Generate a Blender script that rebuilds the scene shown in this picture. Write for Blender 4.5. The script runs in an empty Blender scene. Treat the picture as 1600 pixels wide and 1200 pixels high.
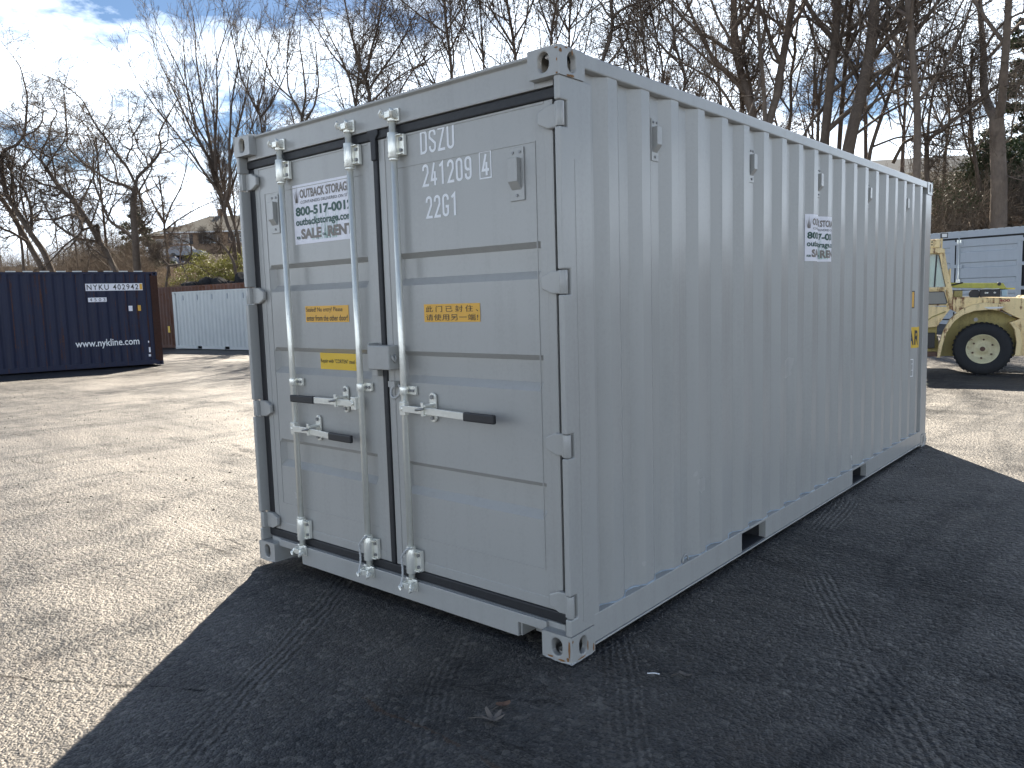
import bpy, bmesh, math, random
import numpy as np
from mathutils import Matrix, Vector

# ============================================================ camera, sky, sun, exposure
SC = bpy.context.scene
COL = SC.collection
CAM = np.array([1.9499738, -2.6098545, 1.5817236])
RM = np.array([[.75978551, .64953022, -.02892181], [.0479037, -.10028659, -.99380473], [-.64840667, .75369297, -.1073112]])
FPX = 1227.2
cam_data = bpy.data.cameras.new('camera')
cam_data.sensor_fit = 'HORIZONTAL'; cam_data.sensor_width = 36.0
cam_data.lens = 36.0 * FPX / 1600.0
cam_data.clip_start = .05; cam_data.clip_end = 3000
cam = bpy.data.objects.new('camera', cam_data); COL.objects.link(cam)
mw = Matrix(((RM[0][0], -RM[1][0], -RM[2][0], CAM[0]), (RM[0][1], -RM[1][1], -RM[2][1], CAM[1]), (RM[0][2], -RM[1][2], -RM[2][2], CAM[2]), (0, 0, 0, 1)))
cam.matrix_world = mw
SC.camera = cam
SUN_EL = math.radians(41.0)
SUN_DIR = Vector((-.63 * math.cos(SUN_EL), .7766 * math.cos(SUN_EL), math.sin(SUN_EL)))   # towards the sun
sun_d = bpy.data.lights.new('sun', 'SUN'); sun_d.energy = 5.0; sun_d.angle = math.radians(.53); sun_d.color = (1, .91, .77)
sun = bpy.data.objects.new('sun', sun_d); COL.objects.link(sun)
sun.rotation_euler = SUN_DIR.to_track_quat('Z', 'Y').to_euler(); sun.location = (-20, 30, 40)
SC.view_settings.view_transform = 'Standard'; SC.view_settings.look = 'None'
SC.view_settings.exposure = 1.42; SC.view_settings.gamma = 1
SC.view_settings.use_curve_mapping = False

world = bpy.data.worlds.new('World'); SC.world = world; world.use_nodes = True
wn = world.node_tree.nodes; wl = world.node_tree.links
wn.clear()


def wnode(t, **k):
    n = wn.new(t)
    for a, b in k.items(): setattr(n, a, b)
    return n


def build_world():
    sky = wnode('ShaderNodeTexSky', sky_type='NISHITA', sun_disc=False)
    sky.sun_elevation = SUN_EL; sky.sun_rotation = math.atan2(SUN_DIR.x, SUN_DIR.y)
    sky.air_density = 1.0; sky.dust_density = .3; sky.ozone_density = 3.0; sky.altitude = 100
    bg = wnode('ShaderNodeBackground'); bg.inputs[1].default_value = .05
    sat = wnode('ShaderNodeHueSaturation'); sat.inputs['Saturation'].default_value = 1.12; sat.inputs['Value'].default_value = .8
    wl.new(sky.outputs[0], sat.inputs['Color']); wl.new(sat.outputs[0], bg.inputs[0])
    cl = wnode('ShaderNodeBackground'); cl.inputs[1].default_value = 1.12
    geo = wnode('ShaderNodeTexCoord')
    sep = wnode('ShaderNodeSeparateXYZ'); wl.new(geo.outputs['Generated'], sep.inputs[0])
    zz = wnode('ShaderNodeMath', operation='MAXIMUM'); wl.new(sep.outputs[2], zz.inputs[0]); zz.inputs[1].default_value = 0
    za = wnode('ShaderNodeMath', operation='ADD'); wl.new(zz.outputs[0], za.inputs[0]); za.inputs[1].default_value = .13
    comb = wnode('ShaderNodeCombineXYZ')
    for i in range(2):
        d = wnode('ShaderNodeMath', operation='DIVIDE'); wl.new(sep.outputs[i], d.inputs[0]); wl.new(za.outputs[0], d.inputs[1])
        wl.new(d.outputs[0], comb.inputs[i])
    mp = wnode('ShaderNodeMapping'); mp.inputs['Location'].default_value = CLOUD_OFF
    mp.inputs['Rotation'].default_value = (0, 0, .4)
    wl.new(comb.outputs[0], mp.inputs[0])
    n1 = wnode('ShaderNodeTexNoise'); n1.inputs['Scale'].default_value = .62; n1.inputs['Detail'].default_value = 9; n1.inputs['Roughness'].default_value = .56
    n1.inputs['Distortion'].default_value = .25
    wl.new(mp.outputs[0], n1.inputs['Vector'])
    n2 = wnode('ShaderNodeTexNoise'); n2.inputs['Scale'].default_value = 3.1; n2.inputs['Detail'].default_value = 8; n2.inputs['Roughness'].default_value = .6
    wl.new(mp.outputs[0], n2.inputs['Vector'])
    mx = wnode('ShaderNodeMath', operation='MULTIPLY_ADD'); wl.new(n2.outputs[0], mx.inputs[0]); mx.inputs[1].default_value = .42; wl.new(n1.outputs[0], mx.inputs[2])
    ramp = wnode('ShaderNodeValToRGB'); e = ramp.color_ramp.elements
    e[0].position = CLOUD_LO; e[0].color = (0, 0, 0, 1); e[1].position = CLOUD_HI; e[1].color = (1, 1, 1, 1)
    # the cloud band thins out towards the zenith
    thin = wnode('ShaderNodeMath', operation='MULTIPLY_ADD'); wl.new(zz.outputs[0], thin.inputs[0]); thin.inputs[1].default_value = -CLOUD_THIN; wl.new(mx.outputs[0], thin.inputs[2])
    wl.new(thin.outputs[0], ramp.inputs[0])
    cr = wnode('ShaderNodeValToRGB'); e = cr.color_ramp.elements
    e[0].position = .35; e[0].color = (.86, .93, 1, 1); e[1].position = .75; e[1].color = (.66, .77, .92, 1)
    wl.new(n1.outputs[0], cr.inputs[0]); wl.new(cr.outputs[0], cl.inputs[0])
    mix = wnode('ShaderNodeMixShader'); wl.new(ramp.outputs[0], mix.inputs[0]); wl.new(bg.outputs[0], mix.inputs[1]); wl.new(cl.outputs[0], mix.inputs[2])
    out = wnode('ShaderNodeOutputWorld'); wl.new(mix.outputs[0], out.inputs[0])


CLOUD_OFF = (34.0, 15.8, 0); CLOUD_LO = .555; CLOUD_HI = .66; CLOUD_THIN = .36
build_world()

# ============================================================ helpers
rnd = random.Random(7)
nr = np.random.default_rng(11)


def at(u, v, D):
    "world point seen at photo pixel (u, v) at distance D along the view axis"
    return CAM + D * (RM.T @ np.array([(u - 800) / FPX, (v - 600) / FPX, 1.0]))


def tag(o, label=None, cat=None, group=None, kind=None):
    if label: o['label'] = label
    if cat: o['category'] = cat
    if group: o['group'] = group
    if kind: o['kind'] = kind
    return o


def empty(name, loc=(0, 0, 0), rz=0, label=None, cat=None, group=None):
    o = bpy.data.objects.new(name, None); COL.objects.link(o)
    o.location = loc; o.rotation_euler = (0, 0, rz); o.empty_display_size = .2
    return tag(o, label, cat, group)


def copy_tree(o, parent=None):
    c = o.copy(); COL.objects.link(c); c.parent = parent
    for ch in list(o.children): copy_tree(ch, c)
    return c


class MB:
    "collects geometry for ONE mesh object"

    def __init__(s): s.v = []; s.f = []; s.sm = []

    def add(s, vs, fs, smooth=False):
        b = len(s.v); s.v += [tuple(map(float, p)) for p in vs]
        s.f += [tuple(b + i for i in f) for f in fs]; s.sm += [smooth] * len(fs); return s

    def box(s, x0, x1, y0, y1, z0, z1, m=None):
        p = [(x, y, z) for z in (z0, z1) for y in (y0, y1) for x in (x0, x1)]
        if m is not None: p = [tuple(m @ Vector(q)) for q in p]
        return s.add(p, [(0, 2, 3, 1), (4, 5, 7, 6), (0, 1, 5, 4), (2, 6, 7, 3), (0, 4, 6, 2), (1, 3, 7, 5)])

    def prism(s, poly, a0, a1, axis='y', cap=True):
        "poly: list of 2-D points, extruded along axis from a0 to a1"
        def P(p, a):
            return {'x': (a, p[0], p[1]), 'y': (p[0], a, p[1]), 'z': (p[0], p[1], a)}[axis]
        n = len(poly); vs = [P(p, a0) for p in poly] + [P(p, a1) for p in poly]
        fs = [(i, (i + 1) % n, n + (i + 1) % n, n + i) for i in range(n)]
        if cap: fs += [tuple(range(n - 1, -1, -1)), tuple(range(n, 2 * n))]
        return s.add(vs, fs)

    def tube(s, pts, r, n=10, cap=True, smooth=True):
        pts = [Vector(p) for p in pts]; k = len(pts)
        if not hasattr(r, '__len__'): r = [r] * k
        vs = []; up = None
        for i in range(k):
            t = (pts[min(i + 1, k - 1)] - pts[max(i - 1, 0)]).normalized()
            if up is None:
                up = Vector((0, 0, 1)) if abs(t.z) < .9 else Vector((1, 0, 0))
            a = t.cross(up).normalized(); b = a.cross(t).normalized(); up = b
            for j in range(n):
                q = 2 * math.pi * j / n
                vs.append(pts[i] + r[i] * (math.cos(q) * a + math.sin(q) * b))
        fs = [(i * n + j, i * n + (j + 1) % n, (i + 1) * n + (j + 1) % n, (i + 1) * n + j) for i in range(k - 1) for j in range(n)]
        s.add(vs, fs, smooth)
        if cap:
            b0 = len(s.v) - len(vs)
            s.f += [tuple(b0 + j for j in range(n - 1, -1, -1)), tuple(b0 + (k - 1) * n + j for j in range(n))]; s.sm += [False, False]
        return s

    def cyl(s, p0, p1, r, n=12): return s.tube([p0, p1], r, n)

    def build(s, name, mat, parent=None, bevel=0, label=None, kind=None):
        me = bpy.data.meshes.new(name); me.from_pydata(s.v, [], s.f); me.update()
        me.polygons.foreach_set('use_smooth', s.sm)
        bm = bmesh.new(); bm.from_mesh(me)
        if bevel:
            bmesh.ops.remove_doubles(bm, verts=bm.verts, dist=1e-5)
            ed = [e for e in bm.edges if len(e.link_faces) == 2 and e.calc_face_angle(0) > math.radians(40)]
            try: bmesh.ops.bevel(bm, geom=ed, offset=bevel, segments=2, affect='EDGES', profile=.5, clamp_overlap=True)
            except Exception: pass
        bmesh.ops.recalc_face_normals(bm, faces=bm.faces)
        bm.to_mesh(me); bm.free()
        me.materials.append(mat)
        o = bpy.data.objects.new(name, me); COL.objects.link(o)
        if parent is not None: o.parent = parent
        return tag(o, label, kind=kind)


def np_mesh(name, V, F, mat, parent=None, smooth=True, kind=None):
    V = np.asarray(V, np.float32); F = np.asarray(F, np.int32); k = F.shape[1]
    me = bpy.data.meshes.new(name)
    me.vertices.add(len(V)); me.vertices.foreach_set('co', V.ravel())
    me.loops.add(F.size); me.loops.foreach_set('vertex_index', F.ravel())
    me.polygons.add(len(F)); me.polygons.foreach_set('loop_start', np.arange(0, F.size, k, dtype=np.int32))
    me.polygons.foreach_set('loop_total', np.full(len(F), k, np.int32))
    if smooth: me.polygons.foreach_set('use_smooth', np.ones(len(F), bool))
    me.update(calc_edges=True)
    me.materials.append(mat)
    o = bpy.data.objects.new(name, me); COL.objects.link(o)
    if parent is not None: o.parent = parent
    return tag(o, kind=kind)


# ---------------------------------------------------------------- materials
def new_mat(name):
    m = bpy.data.materials.new(name); m.use_nodes = True
    nt = m.node_tree; b = nt.nodes['Principled BSDF']
    return m, nt, b


def N(nt, t, ins=None, **k):
    n = nt.nodes.new(t)
    for a, b in k.items(): setattr(n, a, b)
    for a, b in (ins or {}).items():
        if hasattr(b, 'is_linked') or isinstance(b, bpy.types.NodeSocket): nt.links.new(b, n.inputs[a])
        else: n.inputs[a].default_value = b
    return n


def mth(nt, op, a, b=None, c=None, clamp=False):
    n = nt.nodes.new('ShaderNodeMath'); n.operation = op; n.use_clamp = clamp
    for i, x in enumerate((a, b, c)):
        if x is None: continue
        if isinstance(x, bpy.types.NodeSocket): nt.links.new(x, n.inputs[i])
        else: n.inputs[i].default_value = x
    return n.outputs[0]


def ramp(nt, x, stops):
    n = nt.nodes.new('ShaderNodeValToRGB'); nt.links.new(x, n.inputs[0])
    el = n.color_ramp.elements
    while len(el) < len(stops): el.new(.5)
    for e, (p, c) in zip(el, stops):
        e.position = p; e.color = (c, c, c, 1) if not hasattr(c, '__len__') else (*c, 1)
    return n.outputs[0]


def mixc(nt, f, a, b):
    n = nt.nodes.new('ShaderNodeMix'); n.data_type = 'RGBA'
    for i, x in ((0, f), (6, a), (7, b)):
        if isinstance(x, bpy.types.NodeSocket): nt.links.new(x, n.inputs[i])
        elif hasattr(x, '__len__'): n.inputs[i].default_value = (*x, 1)
        else: n.inputs[i].default_value = x
    return n.outputs[2]


def noise(nt, vec, scale, detail=4, rough=.5, dist=0):
    n = N(nt, 'ShaderNodeTexNoise', {'Scale': scale, 'Detail': detail, 'Roughness': rough, 'Distortion': dist})
    if vec is not None: nt.links.new(vec, n.inputs['Vector'])
    return n.outputs[0]


def coords(nt): return nt.nodes.new('ShaderNodeTexCoord').outputs['Object']


def mapping(nt, vec, scale=(1, 1, 1), loc=(0, 0, 0)):
    n = nt.nodes.new('ShaderNodeMapping'); nt.links.new(vec, n.inputs[0]); n.inputs['Scale'].default_value = scale; n.inputs['Location'].default_value = loc
    return n.outputs[0]


def bump(nt, b, h, strength=.3, dist=.01):
    n = N(nt, 'ShaderNodeBump', {'Strength': strength, 'Distance': dist, 'Height': h}); nt.links.new(n.outputs[0], b.inputs['Normal']); return n


def simple(name, col, rough=.5, metal=0, var=.12, scale=8, bumpk=0, spec=.5):
    m, nt, b = new_mat(name)
    c = coords(nt); n = noise(nt, c, scale, 5, .6)
    lo = tuple(x * (1 - var) for x in col); hi = tuple(min(1, x * (1 + var)) for x in col)
    nt.links.new(mixc(nt, n, lo, hi), b.inputs['Base Color'])
    b.inputs['Roughness'].default_value = rough; b.inputs['Metallic'].default_value = metal
    b.inputs['Specular IOR Level'].default_value = spec
    if bumpk: bump(nt, b, n, bumpk, .01)
    return m


def paint_mat(name, col, rough=.42, dirt=(.12, .10, .08), dirt_amt=.25, rust=0.0, streak=.0, wav=.12, rusty=(.09, .03, .012)):
    m, nt, b = new_mat(name)
    c = coords(nt)
    n1 = noise(nt, c, 1.3, 5, .6); n2 = noise(nt, c, 60, 3, .6)
    nv = noise(nt, mapping(nt, c, (7, 7, .35)), 1.6, 4, .6)
    base = mixc(nt, n1, tuple(x * .93 for x in col), tuple(x * 1.06 for x in col))
    dm = mth(nt, 'MULTIPLY', ramp(nt, mth(nt, 'ADD', mth(nt, 'MULTIPLY', nv, .6), mth(nt, 'MULTIPLY', n2, .4)), [(.48, 0), (.72, 1)]), dirt_amt)
    base = mixc(nt, dm, base, dirt)
    if rust:
        rn = noise(nt, c, 3.0, 8, .68, .4); rs = noise(nt, mapping(nt, c, (9, 9, .22)), 1.4, 5, .65)
        rm = ramp(nt, mth(nt, 'ADD', mth(nt, 'MULTIPLY', rn, 1 - streak), mth(nt, 'MULTIPLY', rs, streak)), [(.66 - rust * .3, 0), (.72 - rust * .3, 1)])
        rc = mixc(nt, noise(nt, c, 14, 4), rusty, tuple(x * 2.2 for x in rusty))
        base = mixc(nt, rm, base, rc)
        rr = mth(nt, 'ADD', mth(nt, 'MULTIPLY', rm, .4), rough, clamp=True)
        nt.links.new(rr, b.inputs['Roughness'])
    else:
        nt.links.new(mth(nt, 'ADD', mth(nt, 'MULTIPLY', n1, .12), rough - .06), b.inputs['Roughness'])
    nt.links.new(base, b.inputs['Base Color'])
    h = mth(nt, 'ADD', mth(nt, 'MULTIPLY', noise(nt, c, 3.5, 2), 1.0), mth(nt, 'MULTIPLY', n2, .03))
    bump(nt, b, h, wav, .03)
    return m


M = {}
GRAY = (.43, .423, .398)
M['gray'] = paint_mat('gray_paint', GRAY, .25, dirt_amt=.13, wav=.10)
M['gray_rust'] = paint_mat('gray_paint_chipped', GRAY, .45, dirt_amt=.2, rust=.0)
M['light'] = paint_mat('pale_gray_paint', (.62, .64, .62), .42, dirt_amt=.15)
M['far_gray'] = paint_mat('blue_gray_paint', (.45, .48, .51), .42, dirt_amt=.15)
M['navy'] = paint_mat('navy_paint', (.006, .011, .042), .6, dirt=(.045, .032, .030), dirt_amt=.4, rust=.33, streak=.75, wav=.35, rusty=(.05, .024, .018))
M['navy_rust'] = paint_mat('rusted_navy_frame', (.03, .02, .022), .7, dirt_amt=.3, rust=.9, streak=.3, rusty=(.035, .016, .011))
M['brown'] = paint_mat('rust_brown_paint', (.10, .036, .02), .6, dirt=(.05, .03, .02), dirt_amt=.5, rust=.5, streak=.6, wav=.3, rusty=(.07, .028, .014))
M['rubber'] = simple('black_rubber_gasket', (.022, .022, .024), .55, var=.35, scale=30, bumpk=.3)
M['black'] = simple('black_plastic', (.02, .02, .022), .45, var=.2)
M['galv'] = simple('galvanised_steel', (.93, .90, .81), .25, metal=.45, var=.12, scale=40, bumpk=.12)
M['galv_dark'] = simple('galvanised_bolt', (.28, .28, .28), .45, metal=.7, var=.2, scale=40)
M['white'] = simple('white_vinyl', (.86, .84, .88), .4, var=.03)
M['text_white'] = simple('white_stencil', (.90, .90, .90), .5, var=.04)
M['green_ink'] = simple('dark_green_ink', (.008, .07, .05), .4, var=.05)
M['brown_ink'] = simple('brown_gray_ink', (.20, .17, .145), .4, var=.05)
M['dark_ink'] = simple('dark_ink', (.025, .022, .02), .4, var=.05)
M['pale_green'] = simple('pale_green_ink', (.50, .66, .58), .4, var=.1)
M['amber'] = simple('amber_vinyl', (.80, .43, .05), .4, var=.05)
M['yellow'] = simple('yellow_vinyl', (.78, .50, .03), .4, var=.06)
M['darkhole'] = simple('dark_floor_and_pocket_shade', (.035, .036, .04), .7, var=.2)  # dark floor tone, also used as painted shade in the fork pockets
M['rope'] = simple('gray_cable', (.55, .56, .56), .5, metal=.3, var=.2, scale=90)


# ---------------------------------------------------------------- lettering
_font_cache = {}


def text_shape(body, bold=0.0, spacing=1.0):
    key = (body, bold, spacing)
    if key in _font_cache: return _font_cache[key]
    cu = bpy.data.curves.new('letters', 'FONT'); cu.body = body; cu.offset = bold; cu.resolution_u = 3
    cu.space_character = spacing
    to = bpy.data.objects.new('letters', cu); COL.objects.link(to)
    dg = bpy.context.evaluated_depsgraph_get(); dg.update()
    me = bpy.data.meshes.new_from_object(to.evaluated_get(dg))
    v = [tuple(p.co) for p in me.vertices]; f = [tuple(p.vertices) for p in me.polygons]
    bpy.data.objects.remove(to); bpy.data.curves.remove(cu); bpy.data.meshes.remove(me)
    xs = [p[0] for p in v]; ys = [p[1] for p in v]
    x0, x1, y0, y1 = min(xs), max(xs), min(ys), max(ys)
    r = ([((p[0] - x0) / (x1 - x0), (p[1] - y0) / (y1 - y0)) for p in v], f)
    _font_cache[key] = r
    return r


def flat_mesh(name, pts, faces, fn, mat, parent, folds=None, label=None):
    "pts in sheet coordinates (s, t); fn maps them to 3-D; folds: s values where the sheet creases"
    bm = bmesh.new()
    vs = [bm.verts.new((p[0], p[1], 0)) for p in pts]
    for f in faces:
        try: bm.faces.new([vs[i] for i in f])
        except ValueError: pass
    for s in folds or []:
        bmesh.ops.bisect_plane(bm, geom=bm.verts[:] + bm.edges[:] + bm.faces[:], dist=1e-6, plane_co=(s, 0, 0), plane_no=(1, 0, 0))
    for v in bm.verts: v.co = fn(v.co.x, v.co.y)
    me = bpy.data.meshes.new(name); bm.to_mesh(me); bm.free(); me.materials.append(mat)
    o = bpy.data.objects.new(name, me); COL.objects.link(o); o.parent = parent
    return tag(o, label)


def lettering(body, s0, s1, t0, t1, fn, mat, parent, bold=.0, spacing=1.0, folds=None, name='lettering'):
    pts, f = text_shape(body, bold, spacing)
    pts = [(s0 + p[0] * (s1 - s0), t0 + p[1] * (t1 - t0)) for p in pts]
    return flat_mesh(name, pts, f, fn, mat, parent, folds)

def stencil(body, s0, t0, w, h, gap, th, fn, mat, parent):
    "condensed round-cornered stencil characters drawn as ribbons"
    pts = []; faces = []
    r = (w - th) / 2; X0, X1, Y0, Y1, cx = th / 2, w - th / 2, th / 2, h - th / 2, w / 2

    def arc(x, y, a0, a1, n=7): return [(x + r * math.cos(math.radians(a0 + (a1 - a0) * i / n)), y + r * math.sin(math.radians(a0 + (a1 - a0) * i / n))) for i in range(n + 1)]
    G = {
        '0': [(arc(cx, Y1 - r, 0, 180) + arc(cx, Y0 + r, 180, 360), True)],
        'D': [([(X0, Y0), (X0, Y1)] + arc(cx, Y1 - r, 80, 0, 5) + arc(cx, Y0 + r, 0, -80, 5), True)],
        'U': [([(X0, h)] + arc(cx, Y0 + r, 180, 360) + [(X1, h)], False)],
        'S': [([(X1, Y1 - r - .07 * h)] + arc(cx, Y1 - r, 0, 180) + [(X0, .64 * h), (X1, .38 * h)] + arc(cx, Y0 + r, 0, -180) + [(X0, Y0 + r + .07 * h)], False)],
        'Z': [([(0, Y1), (X1, Y1), (X0, Y0), (w, Y0)], False)],
        '2': [([(X0, Y1 - r - .08 * h)] + arc(cx, Y1 - r, 180, 0) + [(X1, .60 * h), (X0, Y0), (w, Y0)], False)],
        '1': [([(cx - .12 * w - r * .7, .80 * h), (cx + .08 * w, Y1), (cx + .08 * w, 0)], False)],
        '4': [([(.60 * w, h), (X0, .26 * h), (w, .26 * h)], False), ([(.66 * w, .26 * h - th / 2), (.66 * w, 0)], False), ([(.66 * w, .62 * h), (.66 * w, .26 * h + th / 2)], False)],
        '9': [([(X0, Y0 + r + .08 * h)] + arc(cx, Y0 + r, 180, 360) + arc(cx, Y1 - r, 0, 180) + arc(cx, .50 * h + r - th / 2, 180, 300, 5), False)],
        'G': [([(X1, Y1 - r - .08 * h)] + arc(cx, Y1 - r, 0, 180) + arc(cx, Y0 + r, 180, 350) + [(X1, .44 * h), (cx, .44 * h)], False)]}
    for ch in body:
        for line, closed in G.get(ch, []):
            P = [Vector((a, b)) for a, b in line]; n = len(P); L = []; R_ = []
            for i in range(n):
                a = P[i - 1] if (i or closed) else None; c = P[(i + 1) % n] if (i < n - 1 or closed) else None
                d0 = (P[i] - a).normalized() if a is not None else None; d1 = (c - P[i]).normalized() if c is not None else None
                if d0 is None: d0 = d1
                if d1 is None: d1 = d0
                n0 = Vector((-d0.y, d0.x)); n1 = Vector((-d1.y, d1.x)); m_ = (n0 + n1).normalized(); k = th / 2 / max(.42, m_.dot(n0))
                L.append(P[i] + m_ * k); R_.append(P[i] - m_ * k)
            b0 = len(pts); pts += [(s0 + p.x, t0 + p.y) for p in L] + [(s0 + p.x, t0 + p.y) for p in R_]
            for i in range(n if closed else n - 1): j = (i + 1) % n; faces.append((b0 + i, b0 + j, b0 + n + j, b0 + n + i))
        s0 += w + gap
    return flat_mesh('lettering', pts, faces, fn, mat, parent)


def sheet(name, s0, s1, t0, t1, fn, mat, parent, folds=None, label=None):
    return flat_mesh(name, [(s0, t0), (s1, t0), (s1, t1), (s0, t1)], [(0, 1, 2, 3)], fn, mat, parent, folds, label)


# ============================================================ terrain
W_KN = [-1.6, -.9, -.652, -.37, 0., .35, .53, .65, 1.2, 2.0]
PROF = {  # distance along the view axis -> height, for several directions across the view
    -1.6: [(0, 0), (45, -.3), (52, 2.5), (80, 6), (110, 7), (250, 9)],
    -.9: [(0, 0), (42, -.3), (50, 2.5), (80, 6), (110, 7), (250, 9)],
    -.652: [(0, 0), (40, -.28), (46, 1.8), (60, 4.2), (80, 6.3), (110, 7.3), (250, 9)],
    -.37: [(0, 0), (41, -.3), (44.5, 2.7), (60, 4.5), (80, 4.7), (87, 4.9), (91, 7.6), (93, 8.1), (110, 8.4), (250, 9)],
    0.: [(0, 0), (34, -.05), (38.5, 3), (52, 5.2), (80, 7.5), (250, 10)],
    .35: [(0, 0), (14, 0), (26, .3), (30.5, 3.6), (36, 4.8), (60, 8), (250, 11)],
    .53: [(0, 0), (15, 0), (24, .36), (25.8, .5), (28.2, 3.0), (30.5, 4.3), (34, 4.9), (60, 8), (250, 11)],
    .65: [(0, 0), (14, 0), (22, .36), (24.6, .5), (26.8, 3.3), (29, 4.5), (33, 5.1), (60, 8.4), (250, 11)],
    1.2: [(0, 0), (10, 0), (18, .3), (20, .5), (23, 3.6), (30, 5.4), (60, 9), (250, 11)],
    2.0: [(0, 0), (8, 0), (14, .3), (16, .5), (20, 3.6), (30, 5.4), (60, 9), (250, 11)]}
RH = np.array([.7601, .6498]); FH = np.array([-.6522, .7581])


def ground_z(x, y):
    x = np.atleast_1d(np.asarray(x, float)); y = np.atleast_1d(np.asarray(y, float))
    dx = x - CAM[0]; dy = y - CAM[1]
    a = dx * RH[0] + dy * RH[1]; b = dx * FH[0] + dy * FH[1]
    w = np.clip(a / np.maximum(b, 1.0), -1.6, 2.0)
    prof = np.array([np.interp(b, [k[0] for k in PROF[q]], [k[1] for k in PROF[q]]) for q in W_KN])
    idx = np.clip(np.searchsorted(W_KN, w) - 1, 0, len(W_KN) - 2)
    w0 = np.array(W_KN)[idx]; w1 = np.array(W_KN)[idx + 1]; t = (w - w0) / (w1 - w0); t = t * t * (3 - 2 * t)
    i = np.arange(len(x)); z = prof[idx, i] * (1 - t) + prof[idx + 1, i] * t
    left = -.0075 * np.clip(-x - 3, 0, 40)
    z = np.where((z < .02) & (b < 45), np.minimum(z, left * np.clip((45 - b) / 5, 0, 1) + np.minimum(z, 0) * 0), z)
    return z


def lump(x, y):
    return (np.sin(x * 1.3 + 2.1 * np.sin(y * .7)) * np.sin(y * 1.7 + 1.1 * np.sin(x * .9)) + .5 * np.sin(x * 3.9 + y * 2.7) * np.sin(y * 4.3 - x * 1.9))


def bank_t(x, y):
    "0 in the yard, 1 on the bank"
    z = ground_z(x, y)
    dx = np.asarray(x) - CAM[0]; dy = np.asarray(y) - CAM[1]
    b = dx * FH[0] + dy * FH[1]
    return np.clip((z - .55) / .6, 0, 1) * (b > 15)


def gz(x, y):
    z = ground_z(x, y); k = bank_t(x, y)
    return z + k * (.16 * lump(np.asarray(x) * .9, np.asarray(y) * .9) + .10 * lump(np.asarray(x) * 2.3 + 5, np.asarray(y) * 2.1))


def gz1(x, y): return float(gz(np.array([x]), np.array([y]))[0])


# ---- materials of the ground
def track_height(nt, vec, px, py, dx, dy, w, ridges, t0, t1, blk=0.0):
    "tyre track along a line: returns (mask, height) sockets"
    L = math.hypot(dx, dy); dx /= L; dy /= L
    sep = nt.nodes.new('ShaderNodeSeparateXYZ'); nt.links.new(vec, sep.inputs[0])
    X = mth(nt, 'SUBTRACT', sep.outputs[0], px); Y = mth(nt, 'SUBTRACT', sep.outputs[1], py)
    al = mth(nt, 'ADD', mth(nt, 'MULTIPLY', X, dx), mth(nt, 'MULTIPLY', Y, dy))
    pe = mth(nt, 'ADD', mth(nt, 'MULTIPLY', X, -dy), mth(nt, 'MULTIPLY', Y, dx))
    wob = mth(nt, 'MULTIPLY', mth(nt, 'SUBTRACT', noise(nt, vec, 1.1, 1), .5), .12)
    wob2 = mth(nt, 'MULTIPLY', mth(nt, 'SUBTRACT', noise(nt, vec, 14, 2), .5), .03)
    pe = mth(nt, 'ADD', mth(nt, 'ADD', pe, wob), wob2)
    ab = mth(nt, 'ABSOLUTE', pe)
    m1 = ramp(nt, mth(nt, 'DIVIDE', ab, w), [(.42, 1), (.52, 0)])
    m2 = mth(nt, 'MULTIPLY', mth(nt, 'MULTIPLY', mth(nt, 'SUBTRACT', al, t0), 5, clamp=True), mth(nt, 'MULTIPLY', mth(nt, 'SUBTRACT', t1, al), 3, clamp=True))
    fade = ramp(nt, noise(nt, vec, 2.3, 3), [(.30, .15), (.48, 1)])
    m = mth(nt, 'MULTIPLY', mth(nt, 'MULTIPLY', m1, m2), fade)
    rid = mth(nt, 'SINE', mth(nt, 'MULTIPLY', pe, 2 * math.pi * ridges * 1.5 / w))
    if blk:
        b2 = mth(nt, 'SINE', mth(nt, 'MULTIPLY', mth(nt, 'ADD', al, mth(nt, 'MULTIPLY', ab, .6)), 2 * math.pi / blk))
        rid = mth(nt, 'ADD', rid, mth(nt, 'MULTIPLY', b2, .7))
    return m, mth(nt, 'MULTIPLY', rid, m)


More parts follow.
